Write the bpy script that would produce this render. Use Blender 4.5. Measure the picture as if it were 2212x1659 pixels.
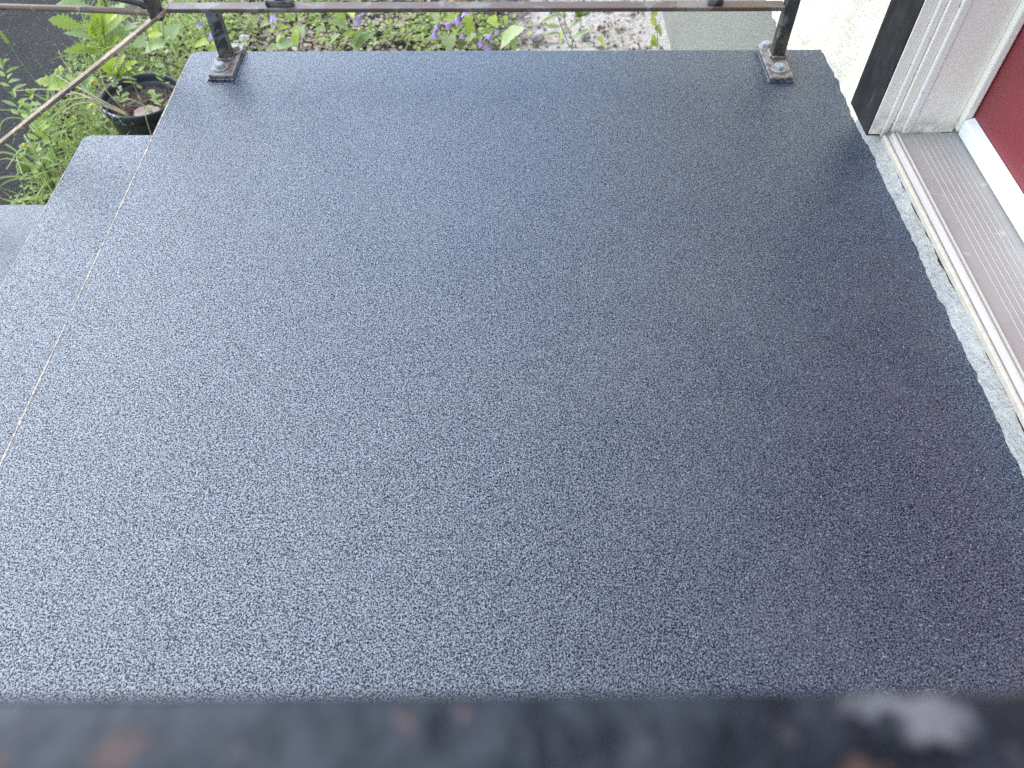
import bpy, bmesh, math, random
from mathutils import Vector, Matrix, noise

R = math.radians
for o in list(bpy.data.objects):
    bpy.data.objects.remove(o, do_unlink=True)
scene = bpy.context.scene
col = scene.collection

# ------------------------------------------------------------------ camera
cd = bpy.data.cameras.new('camera')
cam = bpy.data.objects.new('camera', cd); col.objects.link(cam)
cam.location = (0.0, 0.0, 0.81)
cam.rotation_euler = (R(90 - 52.7), 0.0, R(-0.35))
cd.sensor_width = 36.0
cd.lens = 36.0 * 1650.0 / 2212.0
cd.clip_start = 0.01
cd.clip_end = 2000.0
cd.dof.use_dof = True
cd.dof.focus_distance = 1.12
cd.dof.aperture_fstop = 7.6
scene.camera = cam

# ------------------------------------------------------------------ sky, sun, exposure
SUN_EL, SUN_AZ = 46.0, -57.0            # azimuth from +Y, negative towards -X
world = bpy.data.worlds.new('World'); scene.world = world
world.use_nodes = True
wn = world.node_tree.nodes; wl = world.node_tree.links
wn.clear()
sky = wn.new('ShaderNodeTexSky'); sky.sky_type = 'NISHITA'
sky.sun_disc = False
sky.sun_elevation = R(SUN_EL)
sky.sun_rotation = R(SUN_AZ)
sky.air_density = 1.0; sky.dust_density = 0.3; sky.ozone_density = 1.0
bg = wn.new('ShaderNodeBackground'); bg.inputs['Strength'].default_value = 0.135
wo = wn.new('ShaderNodeOutputWorld')
wl.new(sky.outputs[0], bg.inputs[0]); wl.new(bg.outputs[0], wo.inputs[0])
sd = bpy.data.lights.new('sun', 'SUN'); sun = bpy.data.objects.new('sun', sd); col.objects.link(sun)
sd.energy = 1.05; sd.angle = R(80); sd.color = (1.0, 0.885, 0.70)
sdir = Vector((math.sin(R(SUN_AZ)) * math.cos(R(SUN_EL)), math.cos(R(SUN_AZ)) * math.cos(R(SUN_EL)), math.sin(R(SUN_EL))))
sun.rotation_euler = sdir.to_track_quat('Z', 'Y').to_euler()
sun.location = (-4, 4, 6)
scene.view_settings.view_transform = 'Standard'
scene.view_settings.look = 'None'
scene.view_settings.exposure = 1.95
scene.view_settings.gamma = 1.0
scene.view_settings.use_curve_mapping = False
scene.render.engine = 'CYCLES'
scene.cycles.use_denoising = False
scene.cycles.use_adaptive_sampling = False
scene.cycles.max_bounces = 6
scene.cycles.sample_clamp_indirect = 4.0

# ------------------------------------------------------------------ materials
MATS = {}
def nmat(name):
    m = bpy.data.materials.new(name); m.use_nodes = True
    nt = m.node_tree
    b = nt.nodes['Principled BSDF']
    MATS[name] = m
    return m, nt, b
class N:
    """small helper round a node tree"""
    def __init__(s, nt): s.nt = nt
    def new(s, t, **kw):
        n = s.nt.nodes.new(t)
        for k, v in kw.items(): setattr(n, k, v)
        return n
    def link(s, a, b): s.nt.links.new(a, b)
    def coord(s, kind='Object'):
        return s.new('ShaderNodeTexCoord').outputs[kind]
    def noise(s, vec, scale, detail=2.0, rough=0.5, out='Fac', dist=0.0):
        n = s.new('ShaderNodeTexNoise')
        n.inputs['Scale'].default_value = scale; n.inputs['Detail'].default_value = detail
        n.inputs['Roughness'].default_value = rough; n.inputs['Distortion'].default_value = dist
        s.link(vec, n.inputs['Vector'])
        return n.outputs[out]
    def ramp(s, fac, stops):
        r = s.new('ShaderNodeValToRGB'); e = r.color_ramp.elements
        while len(e) < len(stops): e.new(0.5)
        for i, (p, c) in enumerate(stops):
            e[i].position = p
            e[i].color = (c, c, c, 1) if isinstance(c, (int, float)) else (*c, 1)
        s.link(fac, r.inputs[0]); return r.outputs[0]
    def mix(s, fac, a, b):
        m = s.new('ShaderNodeMix', data_type='RGBA')
        if isinstance(fac, (int, float)): m.inputs[0].default_value = fac
        else: s.link(fac, m.inputs[0])
        for v, k in ((a, 6), (b, 7)):
            if isinstance(v, tuple): m.inputs[k].default_value = (*v, 1)
            else: s.link(v, m.inputs[k])
        return m.outputs[2]
    def math(s, op, a, b=0.0, clamp=False):
        m = s.new('ShaderNodeMath', operation=op); m.use_clamp = clamp
        for v, k in ((a, 0), (b, 1)):
            if isinstance(v, (int, float)): m.inputs[k].default_value = v
            else: s.link(v, m.inputs[k])
        return m.outputs[0]
    def bump(s, h, dist, strength=1.0, nrm=None):
        b = s.new('ShaderNodeBump'); b.inputs['Distance'].default_value = dist; b.inputs['Strength'].default_value = strength
        s.link(h, b.inputs['Height'])
        if nrm is not None: s.link(nrm, b.inputs['Normal'])
        return b.outputs[0]
    def scaled(s, vec, sx, sy, sz):
        m = s.new('ShaderNodeMapping'); m.inputs['Scale'].default_value = (sx, sy, sz)
        s.link(vec, m.inputs['Vector']); return m.outputs[0]

def plain(name, c, rough=0.6, spec=0.5, metal=0.0):
    m, nt, b = nmat(name)
    b.inputs['Base Color'].default_value = (*c, 1); b.inputs['Roughness'].default_value = rough
    b.inputs['Specular IOR Level'].default_value = spec; b.inputs['Metallic'].default_value = metal
    return m

# glossy granular step coating
def coat(name, lo, hi, sparkle):
    m, nt, b = nmat(name); n = N(nt); v = n.coord()
    g1 = n.noise(v, 760, 1.0, 0.5)
    g2 = n.noise(v, 1500, 0.0, 0.5)
    big = n.noise(v, 3.2, 4, 0.62)
    mid = n.noise(v, 38, 3, 0.6)
    g0 = n.noise(v, 430, 0.0, 0.5)
    grain = n.math('ADD', n.math('ADD', n.math('MULTIPLY', g1, 0.62), n.math('MULTIPLY', g2, 0.12)), n.math('MULTIPLY', g0, 0.26))
    fac = n.ramp(grain, [(0.44, 0.0), (0.58, 1.0)])
    c = n.mix(fac, lo, hi)  # shade in the gaps between grains put into colour and specular level
    # single pale specks: sparkle of the grains put into the colour
    vor = n.new('ShaderNodeTexVoronoi'); vor.inputs['Scale'].default_value = 520; n.link(v, vor.inputs['Vector'])
    sp = n.new('ShaderNodeSeparateColor'); n.link(vor.outputs['Color'], sp.inputs[0])
    pale = n.math('MULTIPLY', n.ramp(sp.outputs[0], [(0.93, 0.0), (0.95, 1.0)]), n.ramp(vor.outputs['Distance'], [(0.30, 1.0), (0.50, 0.0)]))
    c = n.mix(n.math('MULTIPLY', pale, 0.8), c, sparkle)
    # faint dusty and rubbed areas
    c = n.mix(n.ramp(n.math('ADD', n.math('MULTIPLY', big, 0.7), n.math('MULTIPLY', mid, 0.3)), [(0.46, 0.0), (0.66, 0.14)]), c, (0.15, 0.15, 0.15))
    n.link(c, b.inputs['Base Color'])
    h = n.math('ADD', grain, n.math('ADD', n.math('MULTIPLY', mid, 0.5), n.math('MULTIPLY', big, 2.5)))
    n.link(n.bump(h, 0.0008, 0.9), b.inputs['Normal'])
    n.link(n.math('ADD', n.math('MULTIPLY', n.math('ADD', big, mid), 0.15), 0.16), b.inputs['Roughness'])
    n.link(n.math('ADD', n.math('MULTIPLY', fac, 0.93), 0.05), b.inputs['Specular IOR Level'])
    b.inputs['Specular Tint'].default_value = (0.84, 0.94, 1.0, 1)  # blue of the sky sheen put in as a reflection tint
    b.inputs['IOR'].default_value = 1.80
    return m
coat('coating', (0.006, 0.008, 0.015), (0.076, 0.098, 0.150), (0.30, 0.32, 0.36))
coat('thick_coating', (0.002, 0.003, 0.012), (0.03, 0.036, 0.075), (0.12, 0.13, 0.2))

m, nt, b = nmat('worn_concrete'); n = N(nt); v = n.coord()
n.link(n.ramp(n.noise(v, 260, 3), [(0.30, (0.10, 0.10, 0.105)), (0.56, (0.54, 0.47, 0.385))]), b.inputs['Base Color'])
b.inputs['Roughness'].default_value = 0.9

# metal: black paint, rust and bare worn patches
def metal(name, paint, rust, bare, rust_amt, bare_amt, scale=22.0):
    m, nt, b = nmat(name); n = N(nt); v = n.coord()
    r1 = n.noise(v, scale, 5, 0.65); r2 = n.noise(v, scale * 0.6, 6, 0.7, dist=0.6); r3 = n.noise(v, 350, 2)
    rusty = n.mix(r3, tuple(x * 0.6 for x in rust), rust)
    c = n.mix(n.ramp(r1, [(0.62 - rust_amt * 0.35, 0.0), (0.70 - rust_amt * 0.35, 1.0)]), paint, rusty)
    c = n.mix(n.ramp(r2, [(0.66 - bare_amt * 0.35, 0.0), (0.72 - bare_amt * 0.35, 1.0)]), c, bare)
    n.link(c, b.inputs['Base Color'])
    n.link(n.math('ADD', n.math('MULTIPLY', r1, 0.35), 0.25), b.inputs['Roughness'])
    n.link(n.bump(n.math('ADD', r1, n.math('MULTIPLY', r3, 0.25)), 0.0012, 0.6), b.inputs['Normal'])
    b.inputs['Specular IOR Level'].default_value = 0.6
metal('rail_paint', (0.085, 0.072, 0.062), (0.13, 0.075, 0.048), (0.175, 0.15, 0.125), 0.7, 0.35)
metal('leg_paint', (0.022, 0.022, 0.025), (0.10, 0.068, 0.048), (0.15, 0.138, 0.125), 0.3, 0.35)
metal('stair_rail_paint', (0.08, 0.06, 0.048), (0.24, 0.155, 0.092), (0.40, 0.29, 0.185), 0.8, 0.45)
metal('plate_rust', (0.13, 0.11, 0.095), (0.15, 0.10, 0.07), (0.26, 0.235, 0.21), 0.45, 0.55, 60)
metal('bolt_zinc', (0.33, 0.345, 0.34), (0.22, 0.19, 0.16), (0.42, 0.43, 0.43), 0.2, 0.3, 90)

# the near rail: black gloss paint with chips down to rust and one flaked pale patch
m, nt, b = nmat('chipped_black_paint'); n = N(nt); v = n.coord()
wob = n.noise(v, 220, 3, 0.6, out='Color')
vo = n.new('ShaderNodeVectorMath', operation='MULTIPLY_ADD')
n.link(wob, vo.inputs[0]); vo.inputs[1].default_value = (0.010, 0.010, 0.0); n.link(v, vo.inputs[2])
warp = vo.outputs[0]
base = n.mix(n.ramp(n.noise(v, 75, 4, 0.6), [(0.35, 0.0), (0.68, 1.0)]), (0.002, 0.003, 0.006), (0.024, 0.027, 0.036))
def spot(cx, cy, rx, ry, soft=0.6):
    mp = n.new('ShaderNodeMapping')
    mp.inputs['Location'].default_value = (-(cx + 0.005) / rx, -(cy + 0.005) / ry, 0); mp.inputs['Scale'].default_value = (1 / rx, 1 / ry, 0)
    n.link(warp, mp.inputs['Vector'])
    l = n.new('ShaderNodeVectorMath', operation='LENGTH'); n.link(mp.outputs[0], l.inputs[0])
    return n.ramp(l.outputs['Value'], [(1 - soft, 1.0), (1.0, 0.0)])
c = base
RUST = (0.070, 0.040, 0.030); PALE = (0.135, 0.135, 0.15); TAUPE = (0.045, 0.040, 0.040)
for cx, cy, rx, ry, cc in ((-.0565, .0250, .0052, .0040, RUST), (-.0158, .0292, .0022, .0018, RUST), (-.0070, .0302, .0024, .0012, RUST),
                           (.0408, .0275, .0022, .0022, TAUPE), (.0600, .0308, .0125, .0022, PALE), (.0630, .0285, .0065, .0036, PALE),
                           (.0505, .0215, .0045, .0022, RUST), (-.0745, .0235, .0040, .0020, RUST), (-.040, .0245, .0020, .0016, TAUPE),
                           (.0195, .0252, .0020, .0012, TAUPE), (-.0735, .0280, .0016, .0012, TAUPE), (.0735, .0225, .002, .0015, TAUPE),
                           (-.12, .02, .006, .004, RUST), (.13, .02, .008, .004, RUST), (.22, .012, .006, .006, TAUPE), (-.2, .012, .01, .004, RUST), (.35, .02, .008, .004, RUST), (-.4, .016, .012, .005, RUST)):
    c = n.mix(spot(cx, cy, rx, ry), c, cc)
n.link(c, b.inputs['Base Color'])
n.link(n.bump(n.noise(v, 110, 3), 0.002, 0.8), b.inputs['Normal'])
b.inputs['Roughness'].default_value = 0.33
b.inputs['Specular IOR Level'].default_value = 0.38
b.inputs['Specular Tint'].default_value = (0.72, 0.84, 1.0, 1)  # sky blue on the bar painted in through the specular tint

# house
def stucco(name, c1, c2, dist, speck=True):
    m, nt, b = nmat(name); n = N(nt); v = n.coord()
    a = n.noise(v, 9, 4, 0.6); f = n.noise(v, 120, 4, 0.65)
    c = n.mix(a, c1, c2)
    if speck:
        c = n.mix(n.ramp(n.noise(v, 210, 2), [(0.66, 0.0), (0.72, 0.7)]), c, (0.36, 0.33, 0.28))
    n.link(c, b.inputs['Base Color'])
    n.link(n.bump(f, dist, 0.9), b.inputs['Normal'])
    b.inputs['Roughness'].default_value = 0.9; b.inputs['Specular IOR Level'].default_value = 0.2
stucco('stucco_white', (0.81, 0.735, 0.565), (0.87, 0.81, 0.665), 0.007)
stucco('mortar_band', (0.28, 0.275, 0.25), (0.55, 0.55, 0.53), 0.010, False)
stucco('foundation_grey', (0.265, 0.268, 0.235), (0.325, 0.32, 0.275), 0.012, False)

def painted(name, c1, chips, camt, rough=0.45, chipscale=90, grime=0.8):
    m, nt, b = nmat(name); n = N(nt); v = n.coord()
    a = n.noise(v, 14, 4, 0.6)
    c = n.mix(a, tuple(x * 0.93 for x in c1), c1)
    k = n.noise(n.scaled(v, 1, 1, 0.35), chipscale, 4, 0.7)
    c = n.mix(n.ramp(k, [(0.72 - camt * 0.2, 0.0), (0.75 - camt * 0.2, 1.0)]), c, chips)
    # splashed grime, heaviest low down
    zz = n.new('ShaderNodeSeparateXYZ'); n.link(v, zz.inputs[0])
    low = n.math('MULTIPLY', n.math('SUBTRACT', 0.862, zz.outputs[2]), 22.0, True)
    g = n.math('MULTIPLY', low, n.ramp(n.noise(v, 70, 4, 0.7), [(0.38, 0.0), (0.68, 1.0)]), True)
    c = n.mix(n.math('MULTIPLY', g, grime), c, (0.22, 0.18, 0.14))
    n.link(c, b.inputs['Base Color']); b.inputs['Roughness'].default_value = rough
    n.link(n.bump(k, 0.0008, 0.5), b.inputs['Normal'])
painted('trim_white', (0.93, 0.865, 0.715), (0.42, 0.36, 0.30), 0.15)
painted('trim_cream', (0.90, 0.84, 0.73), (0.40, 0.33, 0.27), 0.42)
painted('sweep_white', (0.82, 0.84, 0.84), (0.6, 0.6, 0.58), 0.0, grime=0.0)
painted('sill_cream', (0.52, 0.47, 0.39), (0.33, 0.29, 0.24), 0.3, grime=0.35)

m, nt, b = nmat('trim_black'); n = N(nt); v = n.coord()
st = n.noise(n.scaled(v, 1, 1, 0.12), 55, 4, 0.6, dist=0.4); dust = n.noise(v, 25, 5, 0.65)
c = n.mix(n.ramp(dust, [(0.35, 0.0), (0.75, 1.0)]), (0.006, 0.006, 0.007), (0.028, 0.028, 0.028))
c = n.mix(n.ramp(st, [(0.52, 0.0), (0.66, 0.8)]), c, (0.004, 0.004, 0.006))
st2 = n.noise(n.scaled(v, 1, 1, 0.08), 90, 3, 0.6, dist=0.3)
c = n.mix(n.ramp(st2, [(0.60, 0.0), (0.72, 0.7)]), c, (0.075, 0.078, 0.08))
n.link(c, b.inputs['Base Color']); b.inputs['Roughness'].default_value = 0.55; b.inputs['Specular IOR Level'].default_value = 0.3
n.link(n.bump(st, 0.0006, 0.4), b.inputs['Normal'])

m, nt, b = nmat('door_red'); n = N(nt); v = n.coord()
a = n.noise(v, 10, 4, 0.6)
c = n.mix(a, (0.18, 0.022, 0.027), (0.22, 0.032, 0.036))
sc = n.noise(n.scaled(v, 1, 1.0, 0.45), 85, 3, 0.6)
c = n.mix(n.ramp(sc, [(0.70, 0.0), (0.76, 0.5)]), c, (0.42, 0.28, 0.27))
n.link(c, b.inputs['Base Color']); b.inputs['Roughness'].default_value = 0.40

m, nt, b = nmat('sill_aluminium'); n = N(nt); v = n.coord()
a = n.noise(v, 6, 4, 0.6); d = n.noise(v, 140, 3, 0.7); s2 = n.noise(v, 30, 5, 0.7)
c = n.mix(n.ramp(a, [(0.40, 0.0), (0.62, 1.0)]), (0.365, 0.355, 0.325), (0.33, 0.31, 0.29))
c = n.mix(n.ramp(d, [(0.66, 0.0), (0.72, 0.8)]), c, (0.30, 0.27, 0.25))
c = n.mix(n.ramp(s2, [(0.62, 0.0), (0.70, 0.5)]), c, (0.62, 0.60, 0.60))
n.link(c, b.inputs['Base Color']); b.inputs['Roughness'].default_value = 0.5
b.inputs['Metallic'].default_value = 0.1
plain('sill_ridge', (0.50, 0.475, 0.43), 0.5, 0.4, 0.0)
plain('roof_brown', (0.10, 0.085, 0.075), 0.8)
plain('soffit', (0.55, 0.54, 0.52), 0.7)

# ground
m, nt, b = nmat('asphalt'); n = N(nt); v = n.coord()
vor = n.new('ShaderNodeTexVoronoi'); vor.inputs['Scale'].default_value = 190; n.link(v, vor.inputs['Vector'])
a = n.noise(v, 3, 4, 0.6)
stone = n.ramp(n.math('MULTIPLY', n.noise(v, 160, 3, 0.7), 1.0), [(0.35, (0.010, 0.0095, 0.009)), (0.60, (0.064, 0.058, 0.055))])
c = n.mix(n.ramp(a, [(0.4, 0.0), (0.75, 0.5)]), stone, (0.068, 0.063, 0.060))
sp = n.new('ShaderNodeSeparateColor'); n.link(vor.outputs['Color'], sp.inputs[0])
c = n.mix(n.ramp(sp.outputs[0], [(0.985, 0.0), (0.99, 0.8)]), c, (0.34, 0.33, 0.32))
n.link(c, b.inputs['Base Color'])
n.link(n.bump(vor.outputs['Distance'], 0.012, 1.0), b.inputs['Normal'])
b.inputs['Roughness'].default_value = 0.8; b.inputs['Specular IOR Level'].default_value = 0.25

m, nt, b = nmat('soil'); n = N(nt); v = n.coord()
f = n.noise(v, 75, 5, 0.7); a = n.noise(v, 7, 4, 0.6); pb = n.noise(v, 34, 4, 0.7)
dark = n.ramp(f, [(0.35, (0.035, 0.027, 0.021)), (0.65, (0.16, 0.13, 0.105))])
sand = n.ramp(f, [(0.30, (0.17, 0.14, 0.115)), (0.40, (0.52, 0.48, 0.42)), (0.60, (0.70, 0.66, 0.60))])
sx = n.new('ShaderNodeSeparateXYZ'); n.link(v, sx.inputs[0])
edge = n.math('ADD', sx.outputs[0], n.math('MULTIPLY', n.math('SUBTRACT', a, 0.5), 0.9))
c = n.mix(n.ramp(n.math('ADD', edge, 0.5), [(0.42, 0.0), (0.62, 1.0)]), dark, sand)
n.link(c, b.inputs['Base Color'])
n.link(n.bump(n.math('ADD', f, n.math('MULTIPLY', pb, 2.0)), 0.012, 1.0), b.inputs['Normal'])
b.inputs['Roughness'].default_value = 0.95

m, nt, b = nmat('potting_soil'); n = N(nt); v = n.coord()
f = n.noise(v, 150, 4, 0.7)
n.link(n.ramp(f, [(0.38, (0.028, 0.020, 0.016)), (0.56, (0.17, 0.12, 0.095)), (0.68, (0.42, 0.34, 0.28))]), b.inputs['Base Color'])
n.link(n.bump(f, 0.01, 1.0), b.inputs['Normal']); b.inputs['Roughness'].default_value = 0.95

m, nt, b = nmat('pot_plastic'); n = N(nt); v = n.coord()
a = n.noise(v, 30, 4, 0.65)
n.link(n.ramp(a, [(0.4, (0.018, 0.019, 0.020)), (0.75, (0.07, 0.073, 0.072))]), b.inputs['Base Color'])
b.inputs['Roughness'].default_value = 0.38
m, nt, b = nmat('pot_rim'); n = N(nt); v = n.coord()
sx = n.new('ShaderNodeSeparateXYZ'); n.link(v, sx.inputs[0])
sc = n.noise(v, 60, 4, 0.7)
face = n.ramp(n.math('ADD', n.math('MULTIPLY', sx.outputs[1], -3.0), n.math('MULTIPLY', sx.outputs[0], -2.2)), [(0.18, 0.0), (0.40, 0.35)])
k = n.ramp(n.math('ADD', sc, face), [(0.86, 0.0), (0.92, 1.0)])
n.link(n.mix(k, (0.028, 0.029, 0.030), (0.50, 0.50, 0.48)), b.inputs['Base Color']); b.inputs['Roughness'].default_value = 0.45

# plants
def leafmat(name, c1, c2, tr=0.35, rough=0.45, island=False):
    m, nt, b = nmat(name); n = N(nt)
    if island: rnd = n.new('ShaderNodeNewGeometry').outputs['Random Per Island']
    else: rnd = n.new('ShaderNodeObjectInfo').outputs['Random']
    v = n.coord('Generated') if not island else n.coord()
    nz = n.noise(v, 5 if not island else 90, 3)
    fac = n.math('ADD', n.math('MULTIPLY', rnd, 0.7), n.math('MULTIPLY', nz, 0.35))
    c = n.mix(fac, c1, c2)
    n.link(c, b.inputs['Base Color']); b.inputs['Roughness'].default_value = rough
    b.inputs['Specular IOR Level'].default_value = 0.4
    t = n.new('ShaderNodeBsdfTranslucent'); n.link(c, t.inputs['Color'])
    mx = n.new('ShaderNodeMixShader'); mx.inputs[0].default_value = tr
    n.link(b.outputs[0], mx.inputs[1]); n.link(t.outputs[0], mx.inputs[2])
    n.link(mx.outputs[0], nt.nodes['Material Output'].inputs['Surface'])
leafmat('leaf_a', (0.30, 0.41, 0.075), (0.46, 0.57, 0.15))
leafmat('leaf_b', (0.38, 0.50, 0.06), (0.52, 0.62, 0.12))
leafmat('leaf_c', (0.32, 0.42, 0.17), (0.48, 0.58, 0.28))
leafmat('leaf_d', (0.13, 0.20, 0.05), (0.20, 0.28, 0.07))
leafmat('petal', (0.50, 0.35, 0.66), (0.66, 0.52, 0.80), 0.4, 0.5)
leafmat('cover_a', (0.20, 0.31, 0.055), (0.54, 0.64, 0.20), 0.35, 0.5, True)
leafmat('cover_b', (0.09, 0.17, 0.05), (0.25, 0.36, 0.13), 0.3, 0.5, True)
leafmat('grass_green', (0.28, 0.38, 0.09), (0.50, 0.58, 0.22), 0.3, 0.5, True)
leafmat('litter', (0.15, 0.105, 0.075), (0.60, 0.52, 0.42), 0.1, 0.8, True)
leafmat('straw', (0.50, 0.44, 0.24), (0.70, 0.62, 0.38), 0.15, 0.6)
leafmat('pebble', (0.16, 0.145, 0.13), (0.42, 0.40, 0.37), 0.0, 0.85, True)
plain('stem_green', (0.17, 0.22, 0.09), 0.5)
plain('stem_dark', (0.055, 0.042, 0.038), 0.5)
plain('stem_tan', (0.16, 0.12, 0.075), 0.6)
plain('yellow', (0.72, 0.52, 0.02), 0.6)
plain('dead_leaf', (0.22, 0.12, 0.07), 0.8)
plain('tan_leaf', (0.40, 0.29, 0.21), 0.8)
plain('clay_shard', (0.40, 0.30, 0.255), 0.85)
m, nt, b = nmat('white_stone'); n = N(nt); v = n.coord()
n.link(n.ramp(n.noise(v, 60, 4), [(0.3, (0.55, 0.53, 0.50)), (0.6, (0.80, 0.79, 0.77))]), b.inputs['Base Color']); b.inputs['Roughness'].default_value = 0.9
m, nt, b = nmat('brown_rock'); n = N(nt); v = n.coord()
n.link(n.ramp(n.noise(v, 45, 4), [(0.35, (0.12, 0.07, 0.04)), (0.65, (0.42, 0.30, 0.17))]), b.inputs['Base Color']); b.inputs['Roughness'].default_value = 0.9
m, nt, b = nmat('grey_stone'); n = N(nt); v = n.coord()
n.link(n.ramp(n.noise(v, 50, 4), [(0.35, (0.24, 0.22, 0.20)), (0.65, (0.46, 0.43, 0.40))]), b.inputs['Base Color']); b.inputs['Roughness'].default_value = 0.9

# ------------------------------------------------------------------ mesh helpers
BASE = {}
def tag(o, label=None, cat=None, group=None, kind=None):
    if label: o['label'] = label
    if cat: o['category'] = cat
    if group: o['group'] = group
    if kind: o['kind'] = kind
    return o
def thing(name, label, cat, loc, group=None):
    o = bpy.data.objects.new(name, None); col.objects.link(o); o.location = loc
    o.empty_display_size = 0.05
    BASE[o.name] = Vector(loc)
    return tag(o, label, cat, group)
def link_mesh(name, me, mat, parent, origin=None):
    o = bpy.data.objects.new(name, me); col.objects.link(o)
    if mat: me.materials.append(MATS[mat])
    if parent: o.parent = parent
    if parent: BASE[o.name] = BASE[parent.name]
    else: BASE[o.name] = origin or Vector((0, 0, 0))
    return o
class MB:
    def __init__(s): s.v = []; s.f = []
    def add(s, vs, fs):
        k = len(s.v); s.v += [tuple(p) for p in vs]; s.f += [tuple(i + k for i in f) for f in fs]; return s
    def box(s, x0, x1, y0, y1, z0, z1):
        return s.add([(x0, y0, z0), (x1, y0, z0), (x1, y1, z0), (x0, y1, z0), (x0, y0, z1), (x1, y0, z1), (x1, y1, z1), (x0, y1, z1)],
                     [(0, 3, 2, 1), (4, 5, 6, 7), (0, 1, 5, 4), (1, 2, 6, 5), (2, 3, 7, 6), (3, 0, 4, 7)])
    def rings(s, rs, cap0=True, cap1=True, closed=True):
        k = len(rs[0]); vs = [p for r in rs for p in r]; fs = []
        for i in range(len(rs) - 1):
            for j in range(k if closed else k - 1):
                a = i * k + j; b2 = i * k + (j + 1) % k
                fs.append((a, b2, b2 + k, a + k))
        if cap0: fs.append(tuple(range(k - 1, -1, -1)))
        if cap1: fs.append(tuple(range((len(rs) - 1) * k, len(rs) * k)))
        return s.add(vs, fs)
    def extrude(s, prof, axis, a, b):
        """prof: 2D points in the two other axes (order x,y,z), extruded along axis"""
        def p3(p, t):
            q = list(p); q.insert(axis, t); return tuple(q)
        return s.rings([[p3(p, a) for p in prof], [p3(p, b) for p in prof]])
    def tube(s, pts, r0, r1, k=6, flat=1.0):
        P = [Vector(p) for p in pts]; rs = []
        ref = Vector((0, 1, 0))
        for i, p in enumerate(P):
            d = (P[min(i + 1, len(P) - 1)] - P[max(i - 1, 0)]).normalized()
            a = d.cross(ref)
            if a.length < 0.05: a = d.cross(Vector((1, 0, 0)))
            a.normalize(); b2 = d.cross(a).normalized()
            r = r0 + (r1 - r0) * i / max(1, len(P) - 1)
            rs.append([p + a * math.cos(2 * math.pi * j / k) * r + b2 * math.sin(2 * math.pi * j / k) * r * flat for j in range(k)])
        return s.rings(rs)
    def build(s, name, mat, parent=None, bevel=0.0, seg=2, smooth=False, ang=30, kind=None, origin=None):
        off = BASE[parent.name] if parent else (origin or Vector((0, 0, 0)))
        me = bpy.data.meshes.new(name)
        me.from_pydata([(p[0] - off[0], p[1] - off[1], p[2] - off[2]) for p in s.v], [], s.f)
        bm = bmesh.new(); bm.from_mesh(me)
        bmesh.ops.recalc_face_normals(bm, faces=bm.faces) if bevel or smooth else None
        if bevel:
            es = [e for e in bm.edges if len(e.link_faces) == 2 and e.calc_face_angle(0) > R(ang)]
            bmesh.ops.bevel(bm, geom=es, offset=bevel, segments=seg, affect='EDGES', profile=0.5)
        bm.to_mesh(me); bm.free()
        if smooth:
            for p in me.polygons: p.use_smooth = True
        o = link_mesh(name, me, mat, parent)
        if origin is not None and not parent: o.location = origin
        if kind: o['kind'] = kind
        return o
def catmull(pts, n=6):
    P = [Vector(p) for p in pts]
    if len(P) < 3: return P
    Q = [P[0] * 2 - P[1]] + P + [P[-1] * 2 - P[-2]]
    out = []
    for i in range(1, len(Q) - 2):
        for k in range(n):
            t = k / n; a, b2, c2, d = Q[i - 1], Q[i], Q[i + 1], Q[i + 2]
            out.append(0.5 * ((2 * b2) + (c2 - a) * t + (2 * a - 5 * b2 + 4 * c2 - d) * t * t + (3 * b2 - a - 3 * c2 + d) * t ** 3))
    out.append(P[-1]); return out

# ------------------------------------------------------------------ the setting: ground, driveway
GZ = -0.77
def zground(x, y):
    return GZ + 0.010 * noise.noise(Vector((x * 2.2, y * 2.2, 0))) + 0.006 * noise.noise(Vector((x * 9, y * 9, 3)))
mb = MB()
xs = [-400, -60, -12, -5] + [-3 + i * 0.06 for i in range(int(3.9 / 0.06))] + [2, 12, 60, 400]
ys = [-400, -60, -12, -3, 0, 1] + [1.4 + i * 0.06 for i in range(int(2.6 / 0.06))] + [5, 12, 60, 400]
vs = [(x, y, zground(x, y) - 0.004) for y in ys for x in xs]
nx = len(xs)
mb.add(vs, [(j * nx + i, j * nx + i + 1, (j + 1) * nx + i + 1, (j + 1) * nx + i) for j in range(len(ys) - 1) for i in range(nx - 1)])
tag(mb.build('ground', 'soil', smooth=True), kind='structure')
# asphalt driveway, its ragged edge towards the steps
mb = MB(); rg = random.Random(4)
def drive_edge(y): return -1.50 - 0.10 * max(0, y - 1.9) - 0.06 * max(0.0, y - 2.5) + 0.05 * noise.noise(Vector((0, y * 3, 7))) + 0.02 * noise.noise(Vector((0, y * 14, 2)))
yy = [-60, -12, -3, 0, 1.2] + [1.4 + i * 0.05 for i in range(60)] + [5, 12, 60]
rows = []
for y in yy:
    e = drive_edge(y) if 1.2 < y < 4.5 else -1.6
    xr = [-40, -8, -3.2] + [-3.0 + i * (e + 3.0) / 24 for i in range(24)] + [e - 0.008, e]
    rows.append([(x, y, GZ + 0.016 + (0.006 * noise.noise(Vector((x * 5, y * 5, 1)))) - (0.022 if k == len(xr) - 1 else 0)) for k, x in enumerate(xr)])
k = len(rows[0]); mb.add([p for r in rows for p in r], [(j * k + i, j * k + i + 1, (j + 1) * k + i + 1, (j + 1) * k + i) for j in range(len(rows) - 1) for i in range(k - 1)])
tag(mb.build('driveway', 'asphalt', smooth=True), kind='structure')

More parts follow.
